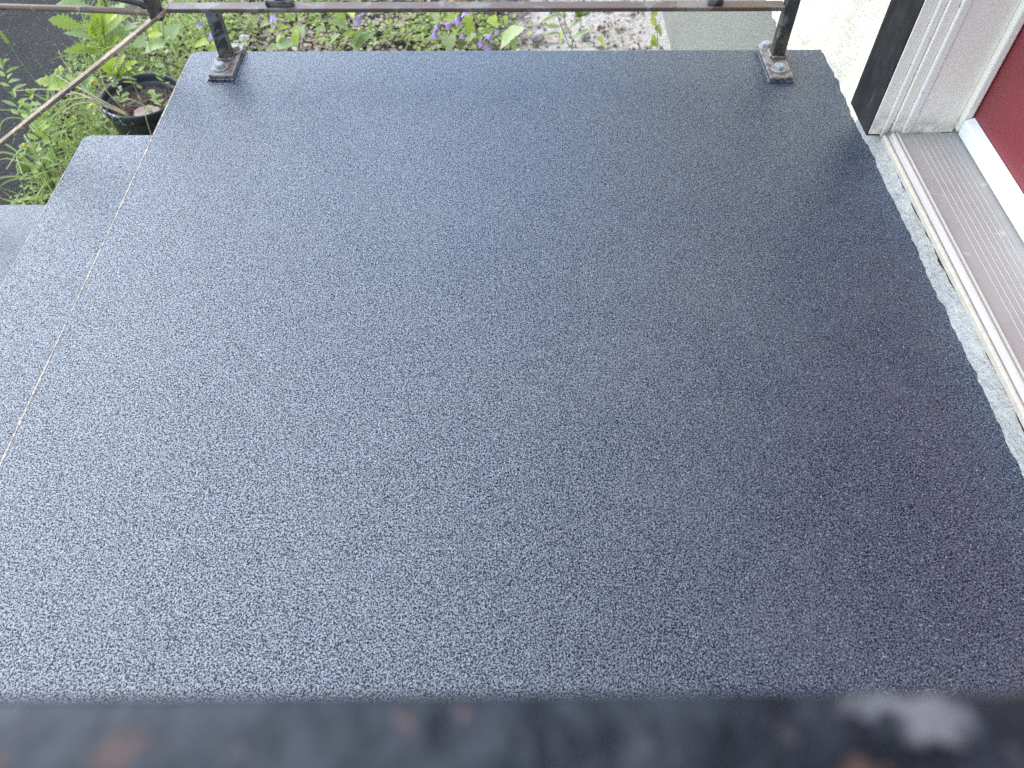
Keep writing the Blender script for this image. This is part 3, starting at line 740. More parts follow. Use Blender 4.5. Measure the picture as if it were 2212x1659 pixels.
PLANTS = [{'base': (-1.057, 2.62, -0.77),
  'cat': 'flower',
  'flowers': [('bell', (-1.04, 2.62, -0.571), (0.0, -0.6, -0.8), 0.034), ('bell', (-1.075, 2.62, -0.533), (0.1, -0.1, -1), 0.026), ('bell', (-1.044, 2.62, -0.539), (0.8, -0.3, 0.2), 0.02)],
  'group': 'bellflowers behind the landing',
  'label': 'purple bellflower with a star shaped bloom just left of the left railing leg',
  'leaves': [('heart', (-1.062, 2.62, -0.622), (-1.01, 2.57, -0.625), 0.05, 'leaf_a'), ('heart', (-1.064, 2.62, -0.61), (-1.112, 2.59, -0.611), 0.045, 'leaf_b'), ('heart', (-1.061, 2.62, -0.565), (-1.1, 2.64, -0.561), 0.03, 'leaf_a')],
  'name': 'bellflower',
  'stems': [([(-1.057, 2.616, -0.77), (-1.057, 2.62, -0.643), (-1.061, 2.62, -0.602), (-1.061, 2.62, -0.551), (-1.059, 2.62, -0.507)], 0.0017, 0.001, 'stem_green')]},
 {'base': (-0.822, 2.62, -0.77),
  'cat': 'flower',
  'flowers': [('bell', (-0.816, 2.62, -0.511), (0.3, -0.5, -0.7), 0.03), ('bell', (-0.818, 2.62, -0.544), (0.4, -0.4, -0.7), 0.024), ('bell', (-0.791, 2.62, -0.563), (-0.7, -0.3, -0.5), 0.022)],
  'group': 'bellflowers behind the landing',
  'label': 'bellflower with three small purple bells on a dark stem, right of the left railing leg',
  'leaves': [('heart', (-0.832, 2.62, -0.566), (-0.756, 2.59, -0.539), 0.036, 'leaf_b'), ('heart', (-0.821, 2.62, -0.617), (-0.744, 2.57, -0.596), 0.055, 'leaf_c'), ('heart', (-0.831, 2.62, -0.54), (-0.859, 2.59, -0.541), 0.03, 'leaf_c'), ('heart', (-0.822, 2.62, -0.608), (-0.766, 2.6, -0.559), 0.03, 'leaf_b'), ('heart', (-0.82, 2.62, -0.626), (-0.846, 2.56, -0.611), 0.04, 'leaf_c')],
  'name': 'bellflower',
  'stems': [([(-0.822, 2.616, -0.77), (-0.822, 2.62, -0.637), (-0.827, 2.62, -0.594), (-0.831, 2.62, -0.551), (-0.825, 2.62, -0.497), (-0.82, 2.62, -0.466)], 0.0018, 0.001, 'stem_dark')]},
 {'base': (-0.624, 2.62, -0.77),
  'cat': 'flower',
  'flowers': [],
  'group': 'bellflowers behind the landing',
  'label': 'bare reddish bellflower stem with pointed bright green leaves at its foot',
  'leaves': [('heart', (-0.745, 2.62, -0.578), (-0.742, 2.56, -0.605), 0.044, 'leaf_b'), ('heart', (-0.724, 2.62, -0.566), (-0.758, 2.59, -0.553), 0.04, 'leaf_a'), ('heart', (-0.726, 2.62, -0.56), (-0.707, 2.57, -0.572), 0.03, 'leaf_c'), ('heart', (-0.638, 2.62, -0.567), (-0.671, 2.6, -0.553), 0.03, 'leaf_c'), ('heart', (-0.628, 2.62, -0.611), (-0.592, 2.6, -0.574), 0.03, 'leaf_c'),
             ('lance', (-0.686, 2.62, -0.626), (-0.661, 2.6, -0.559), 0.018, 'leaf_b')],
  'name': 'bellflower',
  'stems': [([(-0.624, 2.616, -0.77), (-0.624, 2.62, -0.636), (-0.634, 2.62, -0.583), (-0.643, 2.62, -0.503), (-0.642, 2.62, -0.466)], 0.0018, 0.001, 'stem_dark')]},
 {'base': (-0.534, 2.57, -0.77),
  'cat': 'flower',
  'flowers': [('bell', (-0.486, 2.56, -0.49), (-0.85, -0.35, -0.4), 0.044), ('bell', (-0.478, 2.56, -0.457), (-0.2, -0.3, -0.9), 0.03)],
  'group': 'bellflowers behind the landing',
  'label': 'tallest bellflower with a wide open purple bell and big toothed heart leaves',
  'leaves': [('heart', (-0.552, 2.57, -0.529), (-0.595, 2.52, -0.483), 0.05, 'leaf_c'), ('heart', (-0.548, 2.57, -0.498), (-0.59, 2.57, -0.475), 0.05, 'leaf_a'), ('heart', (-0.535, 2.57, -0.478), (-0.509, 2.5, -0.457), 0.04, 'leaf_b'), ('heart', (-0.533, 2.57, -0.602), (-0.496, 2.5, -0.49), 0.05, 'leaf_c'), ('heart', (-0.537, 2.57, -0.608), (-0.462, 2.52, -0.517), 0.06, 'leaf_c'),
             ('heart', (-0.545, 2.57, -0.57), (-0.538, 2.52, -0.5), 0.03, 'leaf_a'), ('lance', (-0.486, 2.62, -0.639), (-0.452, 2.58, -0.587), 0.02, 'leaf_c')],
  'name': 'bellflower',
  'stems': [([(-0.534, 2.566, -0.77), (-0.534, 2.57, -0.61), (-0.545, 2.57, -0.523), (-0.549, 2.57, -0.473), (-0.548, 2.57, -0.442)], 0.0021, 0.0012, 'stem_dark'), ([(-0.458, 2.62, -0.612), (-0.485, 2.62, -0.555), (-0.494, 2.59, -0.501)], 0.002, 0.0014, 'stem_green')]},
 {'base': (-0.298, 2.62, -0.77),
  'cat': 'flower',
  'flowers': [('bell', (-0.249, 2.59, -0.552), (-0.2, -0.4, -0.85), 0.036), ('bell', (-0.239, 2.59, -0.532), (-0.3, -0.3, -0.8), 0.028), ('bell', (-0.19, 2.59, -0.529), (-0.85, -0.2, -0.45), 0.032), ('bell', (-0.168, 2.59, -0.501), (-0.15, -0.4, -0.85), 0.036), ('bell', (-0.145, 2.59, -0.475), (0.1, -0.4, -0.85), 0.034)],
  'group': 'bellflowers behind the landing',
  'label': 'leaning bellflower with four purple bells along its slanted stem',
  'leaves': [('heart', (-0.213, 2.62, -0.592), (-0.196, 2.55, -0.607), 0.065, 'leaf_c'), ('heart', (-0.183, 2.62, -0.524), (-0.221, 2.59, -0.52), 0.035, 'leaf_a'), ('heart', (-0.253, 2.62, -0.516), (-0.236, 2.59, -0.535), 0.032, 'leaf_c')],
  'name': 'bellflower',
  'stems': [([(-0.298, 2.616, -0.77), (-0.298, 2.62, -0.64), (-0.228, 2.62, -0.584), (-0.193, 2.62, -0.555), (-0.154, 2.62, -0.522), (-0.13, 2.62, -0.496)], 0.0019, 0.001, 'stem_tan')]},
 {'base': (-0.194, 2.62, -0.77),
  'cat': 'flower',
  'flowers': [('bell', (-0.156, 2.62, -0.58), (-0.1, -0.4, -0.9), 0.024)],
  'group': 'bellflowers behind the landing',
  'label': 'bellflower with two straight dark stems and narrow yellow green leaves, centre of the bed',
  'leaves': [('heart', (-0.137, 2.62, -0.51), (-0.129, 2.56, -0.563), 0.035, 'leaf_b'), ('heart', (-0.124, 2.62, -0.553), (-0.149, 2.57, -0.559), 0.04, 'leaf_a'), ('heart', (-0.12, 2.62, -0.583), (-0.142, 2.57, -0.592), 0.035, 'leaf_c'), ('heart', (-0.162, 2.62, -0.61), (-0.169, 2.57, -0.616), 0.04, 'leaf_d'), ('heart', (-0.115, 2.62, -0.598), (-0.108, 2.57, -0.604), 0.03, 'leaf_d')],
  'name': 'bellflower',
  'stems': [([(-0.194, 2.616, -0.77), (-0.194, 2.62, -0.637), (-0.211, 2.62, -0.586), (-0.235, 2.62, -0.504), (-0.241, 2.62, -0.468)], 0.0017, 0.001, 'stem_dark'), ([(-0.103, 2.62, -0.634), (-0.115, 2.62, -0.536), (-0.121, 2.62, -0.496), (-0.123, 2.62, -0.46)], 0.0019, 0.001, 'stem_dark')]},
 {'base': (-0.108, 2.62, -0.77),
  'cat': 'flower',
  'flowers': [('bell', (-0.09, 2.59, -0.585), (-0.2, -0.4, -0.85), 0.034), ('bell', (-0.051, 2.59, -0.564), (-0.5, -0.3, -0.7), 0.034), ('bell', (-0.024, 2.59, -0.561), (-0.9, -0.2, -0.1), 0.024), ('bell', (-0.071, 2.59, -0.603), (0.1, -0.4, -0.8), 0.026), ('bell', (-0.004, 2.59, -0.535), (-0.5, -0.2, -0.7), 0.018)],
  'group': 'bellflowers behind the landing',
  'label': 'low leaning bellflower whose purple bells hang just above the slab edge',
  'leaves': [('heart', (-0.058, 2.62, -0.525), (-0.035, 2.58, -0.547), 0.04, 'leaf_b'), ('heart', (-0.015, 2.62, -0.525), (0.002, 2.58, -0.542), 0.03, 'leaf_a')],
  'name': 'bellflower',
  'stems': [([(-0.108, 2.616, -0.77), (-0.108, 2.62, -0.644), (-0.049, 2.62, -0.603), (-0.007, 2.62, -0.57), (0.02, 2.62, -0.548), (0.056, 2.62, -0.525)], 0.0019, 0.001, 'stem_tan')]},
 {'base': (0.009, 2.58, -0.77),
  'cat': 'flower',
  'flowers': [],
  'group': 'bellflowers behind the landing',
  'label': 'rightmost bellflower, two bare stems over one very large heart shaped leaf',
  'leaves': [('heart', (0.041, 2.58, -0.539), (-0.032, 2.48, -0.56), 0.075, 'leaf_c'), ('heart', (0.002, 2.58, -0.55), (0.032, 2.5, -0.583), 0.05, 'leaf_c'), ('heart', (0.022, 2.62, -0.613), (0.016, 2.57, -0.619), 0.03, 'leaf_d')],
  'name': 'bellflower',
  'stems': [([(0.009, 2.576, -0.77), (0.009, 2.58, -0.616), (-0.01, 2.58, -0.539), (-0.025, 2.58, -0.485), (-0.031, 2.58, -0.449)], 0.0019, 0.001, 'stem_dark'), ([(-0.046, 2.62, -0.638), (-0.051, 2.62, -0.536), (-0.059, 2.62, -0.491)], 0.0015, 0.001, 'stem_green')]},
 {'base': (0.244, 2.75, -0.77),
  'cat': 'weed',
  'flowers': [],
  'group': None,
  'label': 'tall weed with long narrow pale green leaves on bare sandy soil',
  'leaves': [('lance', (0.24, 2.75, -0.672), (0.308, 2.71, -0.614), 0.019, 'leaf_c'), ('lance', (0.225, 2.75, -0.635), (0.269, 2.72, -0.592), 0.014, 'leaf_c'), ('lance', (0.208, 2.75, -0.659), (0.142, 2.7, -0.623), 0.016, 'leaf_c'), ('lance', (0.201, 2.75, -0.631), (0.13, 2.72, -0.606), 0.014, 'leaf_c'), ('lance', (0.208, 2.75, -0.598), (0.16, 2.72, -0.55), 0.02, 'leaf_c'),
             ('lance', (0.178, 2.75, -0.589), (0.117, 2.7, -0.587), 0.016, 'leaf_c'), ('lance', (0.207, 2.75, -0.583), (0.233, 2.72, -0.544), 0.016, 'leaf_c'), ('lance', (0.208, 2.75, -0.604), (0.217, 2.75, -0.55), 0.016, 'leaf_c'), ('lance', (0.201, 2.75, -0.641), (0.189, 2.67, -0.647), 0.014, 'leaf_a')],
  'name': 'lance_leaf_weed',
  'stems': [([(0.244, 2.746, -0.77), (0.244, 2.75, -0.714), (0.238, 2.75, -0.672), (0.208, 2.75, -0.601), (0.197, 2.75, -0.553)], 0.003, 0.0015, 'leaf_c'), ([(0.233, 2.75, -0.71), (0.208, 2.75, -0.65), (0.177, 2.75, -0.58)], 0.0016, 0.001, 'stem_dark')]},
 {'base': (0.29, 2.95, -0.77),
  'cat': 'weed',
  'flowers': [],
  'group': None,
  'label': 'smaller dark narrow leaved weed behind the tall one, under the rail',
  'leaves': [('lance', (0.285, 2.95, -0.713), (0.261, 2.93, -0.658), 0.02, 'leaf_d'), ('lance', (0.281, 2.95, -0.7), (0.302, 2.93, -0.652), 0.022, 'leaf_d'), ('lance', (0.281, 2.95, -0.694), (0.272, 2.93, -0.639), 0.02, 'leaf_d'), ('lance', (0.284, 2.95, -0.72), (0.281, 2.9, -0.659), 0.016, 'leaf_c'), ('lance', (0.281, 2.95, -0.694), (0.319, 2.93, -0.668), 0.016, 'leaf_d')],
  'name': 'lance_leaf_weed',
  'stems': [([(0.29, 2.946, -0.77), (0.29, 2.95, -0.737), (0.281, 2.95, -0.694), (0.274, 2.95, -0.646)], 0.002, 0.0012, 'stem_green')]},
 {'base': (0.373, 2.8, -0.77),
  'cat': 'seedling',
  'flowers': [],
  'group': None,
  'label': 'single bright green upright leaf beside a brown dead leaf',
  'leaves': [('lance', (0.371, 2.8, -0.739), (0.344, 2.77, -0.674), 0.022, 'leaf_b'), ('lance', (0.435, 2.86, -0.749), (0.428, 2.85, -0.72), 0.008, 'leaf_c')],
  'name': 'seedling',
  'stems': [([(0.373, 2.796, -0.77), (0.373, 2.8, -0.745), (0.368, 2.8, -0.732)], 0.002, 0.002, 'leaf_b')]},
 {'base': (0.585, 2.86, -0.77),
  'cat': 'weed',
  'flowers': [],
  'group': None,
  'label': 'thin weed climbing beside the grey foundation wall',
  'leaves': [('lance', (0.569, 2.86, -0.69), (0.541, 2.84, -0.632), 0.02, 'leaf_b'), ('lance', (0.57, 2.86, -0.681), (0.591, 2.82, -0.701), 0.02, 'leaf_a'), ('lance', (0.555, 2.86, -0.649), (0.558, 2.84, -0.602), 0.02, 'leaf_b'), ('lance', (0.55, 2.86, -0.636), (0.533, 2.84, -0.599), 0.016, 'leaf_a'), ('heart', (0.573, 2.86, -0.752), (0.562, 2.84, -0.712), 0.028, 'leaf_b'),
             ('heart', (0.576, 2.86, -0.752), (0.549, 2.82, -0.747), 0.03, 'leaf_a'), ('heart', (0.583, 2.86, -0.756), (0.595, 2.83, -0.753), 0.02, 'leaf_c')],
  'name': 'creeping_weed',
  'stems': [([(0.585, 2.856, -0.77), (0.585, 2.86, -0.746), (0.57, 2.86, -0.69), (0.55, 2.86, -0.636), (0.538, 2.86, -0.599)], 0.0015, 0.001, 'stem_green')]},
 {'base': (-1.508, 2.72, -0.77),
  'cat': 'weed',
  'flowers': [],
  'group': None,
  'label': 'large light green weed with long toothed leaves reaching over the asphalt',
  'leaves': [('lobed', (-1.522, 2.68, -0.589), (-1.59, 2.63, -0.531), 0.062, 'leaf_a'), ('lobed', (-1.481, 2.67, -0.639), (-1.546, 2.62, -0.561), 0.05, 'leaf_c'), ('lobed', (-1.481, 2.67, -0.673), (-1.543, 2.56, -0.599), 0.05, 'leaf_a'), ('lobed', (-1.469, 2.72, -0.556), (-1.575, 2.69, -0.498), 0.07, 'leaf_c'), ('lobed', (-1.496, 2.72, -0.679), (-1.512, 2.67, -0.563), 0.07, 'leaf_b'),
             ('lobed', (-1.493, 2.72, -0.663), (-1.482, 2.69, -0.538), 0.07, 'leaf_a'), ('lobed', (-1.47, 2.72, -0.632), (-1.462, 2.74, -0.534), 0.06, 'leaf_b'), ('lobed', (-1.477, 2.72, -0.647), (-1.399, 2.74, -0.567), 0.07, 'leaf_a'), ('lobed', (-1.481, 2.72, -0.663), (-1.374, 2.7, -0.6), 0.05, 'leaf_c'), ('lobed', (-1.466, 2.72, -0.601), (-1.36, 2.72, -0.522), 0.06, 'leaf_c'),
             ('lobed', (-1.494, 2.72, -0.694), (-1.486, 2.62, -0.602), 0.05, 'leaf_b'), ('lobed', (-1.494, 2.72, -0.694), (-1.454, 2.62, -0.564), 0.045, 'leaf_a'), ('lobed', (-1.465, 2.72, -0.616), (-1.373, 2.64, -0.508), 0.045, 'leaf_b'), ('lobed', (-1.495, 2.72, -0.71), (-1.395, 2.64, -0.595), 0.05, 'leaf_b')],
  'name': 'sow_thistle',
  'stems': [([(-1.508, 2.716, -0.77), (-1.508, 2.72, -0.743), (-1.487, 2.72, -0.679), (-1.466, 2.72, -0.601), (-1.435, 2.72, -0.507)], 0.004, 0.002, 'leaf_b')]},
 {'base': (-1.4, 2.55, -0.77),
  'cat': 'weed',
  'flowers': [],
  'group': None,
  'label': 'bright yellow green toothed rosette directly behind the black plant pot',
  'leaves': [('lobed', (-1.396, 2.55, -0.702), (-1.416, 2.51, -0.626), 0.05, 'leaf_b'), ('lobed', (-1.395, 2.55, -0.699), (-1.387, 2.52, -0.605), 0.055, 'leaf_b'), ('lobed', (-1.391, 2.55, -0.696), (-1.348, 2.53, -0.604), 0.05, 'leaf_a'), ('lobed', (-1.392, 2.55, -0.699), (-1.311, 2.53, -0.62), 0.05, 'leaf_b'), ('lobed', (-1.392, 2.55, -0.705), (-1.29, 2.51, -0.648), 0.045, 'leaf_a'),
             ('lobed', (-1.402, 2.55, -0.708), (-1.42, 2.47, -0.639), 0.045, 'leaf_a'), ('lobed', (-1.396, 2.55, -0.702), (-1.339, 2.45, -0.589), 0.04, 'leaf_b'), ('lobed', (-1.394, 2.55, -0.702), (-1.294, 2.45, -0.601), 0.04, 'leaf_b')],
  'name': 'sow_thistle',
  'stems': [([(-1.4, 2.546, -0.77), (-1.4, 2.55, -0.718), (-1.393, 2.55, -0.693)], 0.004, 0.003, 'leaf_b')]},
 {'base': (-1.221, 2.57, -0.77),
  'cat': 'weed',
  'flowers': [],
  'group': None,
  'label': 'broad bluish leaved weed between the sloping stair rail and the left railing leg',
  'leaves': [('heart', (-1.187, 2.57, -0.57), (-1.129, 2.6, -0.528), 0.06, 'leaf_c'), ('heart', (-1.197, 2.57, -0.582), (-1.261, 2.52, -0.587), 0.075, 'leaf_c'), ('lance', (-1.188, 2.57, -0.559), (-1.255, 2.57, -0.561), 0.03, 'leaf_b'), ('lance', (-1.236, 2.62, -0.582), (-1.219, 2.62, -0.536), 0.016, 'leaf_b'), ('lance', (-1.236, 2.57, -0.559), (-1.23, 2.57, -0.527), 0.022, 'leaf_b'),
             ('heart', (-1.213, 2.57, -0.627), (-1.154, 2.47, -0.545), 0.035, 'leaf_c'), ('heart', (-1.18, 2.57, -0.527), (-1.191, 2.57, -0.504), 0.03, 'leaf_c'), ('heart', (-1.241, 2.52, -0.555), (-1.263, 2.48, -0.55), 0.04, 'leaf_c'), ('heart', (-1.348, 2.72, -0.602), (-1.373, 2.67, -0.59), 0.04, 'leaf_c'), ('heart', (-1.199, 2.57, -0.597), (-1.149, 2.52, -0.532), 0.035, 'leaf_c')],
  'name': 'broad_leaf_weed',
  'stems': [([(-1.221, 2.566, -0.77), (-1.221, 2.57, -0.658), (-1.207, 2.57, -0.609), (-1.179, 2.57, -0.524), (-1.169, 2.57, -0.468)], 0.0024, 0.0012, 'stem_green')]},
 {'base': (-1.618, 2.25, -0.77),
  'cat': 'weed',
  'flowers': [],
  'group': None,
  'label': 'upright pale green weed with whorled narrow leaves at the left picture edge',
  'leaves': [('lance', (-1.616, 2.25, -0.67), (-1.543, 2.24, -0.641), 0.017706656262454126, 'leaf_c'), ('lance', (-1.614, 2.25, -0.659), (-1.655, 2.272, -0.652), 0.01929478975825593, 'leaf_a'), ('lance', (-1.611, 2.25, -0.65), (-1.578, 2.211, -0.603), 0.016797791851152648, 'leaf_c'), ('lance', (-1.609, 2.25, -0.64), (-1.596, 2.288, -0.622), 0.014624191683359964, 'leaf_a'),
             ('lance', (-1.607, 2.25, -0.63), (-1.637, 2.237, -0.596), 0.018640512622170136, 'leaf_c'), ('lance', (-1.604, 2.25, -0.618), (-1.548, 2.236, -0.589), 0.017619477163932962, 'leaf_a'), ('lance', (-1.602, 2.25, -0.603), (-1.61, 2.282, -0.587), 0.016814693802925176, 'leaf_c'), ('lance', (-1.599, 2.25, -0.588), (-1.576, 2.21, -0.546), 0.01986347093957035, 'leaf_a'),
             ('lance', (-1.597, 2.25, -0.573), (-1.545, 2.261, -0.553), 0.019961989707590746, 'leaf_c'), ('lance', (-1.594, 2.25, -0.558), (-1.624, 2.253, -0.546), 0.015075511200385337, 'leaf_a'), ('lance', (-1.592, 2.25, -0.544), (-1.541, 2.227, -0.516), 0.015646978149293438, 'leaf_c'), ('lance', (-1.589, 2.25, -0.533), (-1.586, 2.28, -0.525), 0.01757850393035647, 'leaf_a'),
             ('lance', (-1.587, 2.25, -0.522), (-1.598, 2.23, -0.492), 0.019916830088160118, 'leaf_c'), ('lance', (-1.585, 2.25, -0.512), (-1.533, 2.252, -0.489), 0.014709077429403276, 'leaf_a'), ('lance', (-1.583, 2.25, -0.501), (-1.611, 2.271, -0.481), 0.017469931023625398, 'leaf_c'), ('lance', (-1.581, 2.25, -0.491), (-1.557, 2.225, -0.466), 0.017500019995988738, 'leaf_a'),
             ('lance', (-1.58, 2.25, -0.487), (-1.549, 2.25, -0.461), 0.013600000000000001, 'leaf_c'), ('lance', (-1.58, 2.25, -0.487), (-1.575, 2.25, -0.461), 0.013600000000000001, 'leaf_a'), ('lance', (-1.58, 2.25, -0.487), (-1.584, 2.25, -0.461), 0.013600000000000001, 'leaf_c'), ('lance', (-1.58, 2.25, -0.487), (-1.558, 2.25, -0.461), 0.013600000000000001, 'leaf_a')],
  'name': 'narrow_leaf_weed',
  'stems': [([(-1.618, 2.246, -0.77), (-1.618, 2.25, -0.676), (-1.605, 2.25, -0.623), (-1.591, 2.25, -0.543), (-1.58, 2.25, -0.487)], 0.0022, 0.0012, 'stem_green')]},
 {'base': (-1.541, 2.5, -0.77),
  'cat': 'weed',
  'flowers': [],
  'group': None,
  'label': 'small feathery pale weed standing against the asphalt above the stair rail',
  'leaves': [('lance', (-1.539, 2.5, -0.698), (-1.493, 2.494, -0.679), 0.01034386689985157, 'leaf_c'), ('lance', (-1.537, 2.5, -0.692), (-1.556, 2.528, -0.671), 0.013442171287179882, 'leaf_a'), ('lance', (-1.535, 2.5, -0.686), (-1.504, 2.473, -0.66), 0.01092807668851896, 'leaf_c'), ('lance', (-1.533, 2.5, -0.68), (-1.508, 2.516, -0.671), 0.01405188303085469, 'leaf_a'),
             ('lance', (-1.531, 2.5, -0.674), (-1.55, 2.486, -0.644), 0.010528490966492353, 'leaf_c'), ('lance', (-1.529, 2.5, -0.668), (-1.482, 2.481, -0.641), 0.013702312118358467, 'leaf_a'), ('lance', (-1.527, 2.5, -0.662), (-1.544, 2.519, -0.65), 0.01282416699127907, 'leaf_c'), ('lance', (-1.523, 2.5, -0.654), (-1.521, 2.48, -0.634), 0.010028861794873873, 'leaf_a'),
             ('lance', (-1.519, 2.5, -0.646), (-1.491, 2.518, -0.631), 0.011041179549951959, 'leaf_c'), ('lance', (-1.516, 2.5, -0.638), (-1.538, 2.502, -0.617), 0.013670611623473447, 'leaf_a'), ('lance', (-1.512, 2.5, -0.63), (-1.484, 2.48, -0.61), 0.011669006483007874, 'leaf_c'), ('lance', (-1.509, 2.5, -0.622), (-1.495, 2.517, -0.61), 0.009807544651546794, 'leaf_a'),
             ('lance', (-1.505, 2.5, -0.614), (-1.525, 2.496, -0.602), 0.012166184615421226, 'leaf_c'), ('lance', (-1.504, 2.5, -0.611), (-1.48, 2.5, -0.59), 0.009600000000000001, 'leaf_c'), ('lance', (-1.504, 2.5, -0.611), (-1.501, 2.5, -0.59), 0.009600000000000001, 'leaf_a'), ('lance', (-1.504, 2.5, -0.611), (-1.508, 2.5, -0.59), 0.009600000000000001, 'leaf_c'),
             ('lance', (-1.504, 2.5, -0.611), (-1.487, 2.5, -0.59), 0.009600000000000001, 'leaf_a')],
  'name': 'narrow_leaf_weed',
  'stems': [([(-1.541, 2.496, -0.77), (-1.541, 2.5, -0.702), (-1.527, 2.5, -0.663), (-1.504, 2.5, -0.611)], 0.0022, 0.0012, 'stem_green')]},
 {'base': (-1.508, 2.1, -0.77),
  'cat': 'weed',
  'flowers': [],
  'group': None,
  'label': 'bushy narrow leaved weed below the stair rail near the driveway',
  'leaves': [('lance', (-1.506, 2.1, -0.711), (-1.428, 2.105, -0.671), 0.02118564204319476, 'leaf_a'), ('lance', (-1.503, 2.1, -0.696), (-1.561, 2.128, -0.684), 0.017752483111522357, 'leaf_c'), ('lance', (-1.499, 2.1, -0.681), (-1.433, 2.057, -0.625), 0.01521508294550264, 'leaf_a'), ('lance', (-1.495, 2.1, -0.666), (-1.47, 2.131, -0.651), 0.018532376553082326, 'leaf_c'),
             ('lance', (-1.492, 2.1, -0.651), (-1.529, 2.108, -0.635), 0.020997686677021572, 'leaf_a'), ('lance', (-1.49, 2.1, -0.638), (-1.431, 2.088, -0.606), 0.015399125412472103, 'leaf_c'), ('lance', (-1.488, 2.1, -0.626), (-1.513, 2.132, -0.624), 0.02067411416201483, 'leaf_a'), ('lance', (-1.487, 2.1, -0.613), (-1.483, 2.074, -0.575), 0.02068133591114497, 'leaf_c'),
             ('lance', (-1.485, 2.1, -0.6), (-1.428, 2.108, -0.576), 0.019280379436204264, 'leaf_a'), ('lance', (-1.483, 2.1, -0.589), (-1.52, 2.124, -0.568), 0.021359263048683803, 'leaf_c'), ('lance', (-1.481, 2.1, -0.579), (-1.436, 2.077, -0.555), 0.015594883611334168, 'leaf_a'), ('lance', (-1.478, 2.1, -0.57), (-1.467, 2.123, -0.564), 0.01874239198133511, 'leaf_c'),
             ('lance', (-1.476, 2.1, -0.561), (-1.502, 2.096, -0.542), 0.016631697107542524, 'leaf_a'), ('lance', (-1.474, 2.1, -0.552), (-1.434, 2.101, -0.538), 0.01786477238090542, 'leaf_c'), ('lance', (-1.473, 2.1, -0.548), (-1.44, 2.1, -0.52), 0.0144, 'leaf_a'), ('lance', (-1.473, 2.1, -0.548), (-1.467, 2.1, -0.52), 0.0144, 'leaf_c'),
             ('lance', (-1.473, 2.1, -0.548), (-1.476, 2.1, -0.52), 0.0144, 'leaf_a'), ('lance', (-1.473, 2.1, -0.548), (-1.449, 2.1, -0.52), 0.0144, 'leaf_c')],
  'name': 'narrow_leaf_weed',
  'stems': [([(-1.508, 2.096, -0.77), (-1.508, 2.1, -0.72), (-1.491, 2.1, -0.65), (-1.484, 2.1, -0.591), (-1.473, 2.1, -0.548)], 0.0022, 0.0012, 'stem_green')]},
 {'base': (-1.427, 2.05, -0.77),
  'cat': 'weed',
  'flowers': [],
  'group': None,
  'label': 'leafy dark stemmed weed beside the lower step, left of the yellow flowers',
  'leaves': [('lance', (-1.426, 2.05, -0.655), (-1.351, 2.064, -0.624), 0.018092971863557263, 'leaf_a'), ('lance', (-1.426, 2.05, -0.647), (-1.462, 2.099, -0.631), 0.022077845080783143, 'leaf_b'), ('lance', (-1.425, 2.05, -0.638), (-1.384, 1.996, -0.591), 0.02241532386530083, 'leaf_c'), ('lance', (-1.425, 2.05, -0.629), (-1.408, 2.091, -0.615), 0.021456413930309427, 'leaf_a'),
             ('lance', (-1.424, 2.05, -0.621), (-1.461, 2.053, -0.586), 0.018124168435508018, 'leaf_b'), ('lance', (-1.424, 2.05, -0.612), (-1.349, 2.035, -0.57), 0.018684656142606514, 'leaf_c'), ('lance', (-1.425, 2.05, -0.605), (-1.429, 2.096, -0.586), 0.019561699312902744, 'leaf_a'), ('lance', (-1.428, 2.05, -0.599), (-1.431, 2.025, -0.566), 0.018329468494507725, 'leaf_b'),
             ('lance', (-1.43, 2.05, -0.594), (-1.402, 2.076, -0.585), 0.021243231946985474, 'leaf_c'), ('lance', (-1.433, 2.05, -0.588), (-1.469, 2.07, -0.561), 0.020117209290020633, 'leaf_a'), ('lance', (-1.436, 2.05, -0.583), (-1.384, 2.019, -0.544), 0.02381100004412494, 'leaf_b'), ('lance', (-1.439, 2.05, -0.577), (-1.42, 2.074, -0.565), 0.018434595248543004, 'leaf_c'),
             ('lance', (-1.44, 2.05, -0.575), (-1.404, 2.05, -0.544), 0.016, 'leaf_a'), ('lance', (-1.44, 2.05, -0.575), (-1.433, 2.05, -0.544), 0.016, 'leaf_b'), ('lance', (-1.44, 2.05, -0.575), (-1.444, 2.05, -0.544), 0.016, 'leaf_c'), ('lance', (-1.44, 2.05, -0.575), (-1.414, 2.05, -0.544), 0.016, 'leaf_a')],
  'name': 'narrow_leaf_weed',
  'stems': [([(-1.427, 2.046, -0.77), (-1.427, 2.05, -0.661), (-1.423, 2.05, -0.608), (-1.44, 2.05, -0.575)], 0.0022, 0.0012, 'stem_green')]},
 {'base': (-1.454, 2.0, -0.77),
  'cat': 'weed',
  'flowers': [],
  'group': None,
  'label': 'pale weed drooping over the asphalt next to the lower step',
  'leaves': [('lance', (-1.454, 2.0, -0.688), (-1.398, 1.995, -0.661), 0.016579490293340344, 'leaf_c'), ('lance', (-1.453, 2.0, -0.681), (-1.492, 2.024, -0.675), 0.020059485865515363, 'leaf_a'), ('lance', (-1.453, 2.0, -0.673), (-1.437, 1.965, -0.644), 0.01672570410675092, 'leaf_c'), ('lance', (-1.453, 2.0, -0.665), (-1.43, 2.031, -0.659), 0.017785911716856118, 'leaf_a'),
             ('lance', (-1.452, 2.0, -0.658), (-1.477, 1.989, -0.626), 0.019173443797206244, 'leaf_c'), ('lance', (-1.452, 2.0, -0.65), (-1.407, 1.995, -0.625), 0.01831687429065341, 'leaf_a'), ('lance', (-1.452, 2.0, -0.644), (-1.459, 2.028, -0.64), 0.02252901087296025, 'leaf_c'), ('lance', (-1.451, 2.0, -0.638), (-1.451, 1.976, -0.607), 0.01897918034180585, 'leaf_a'),
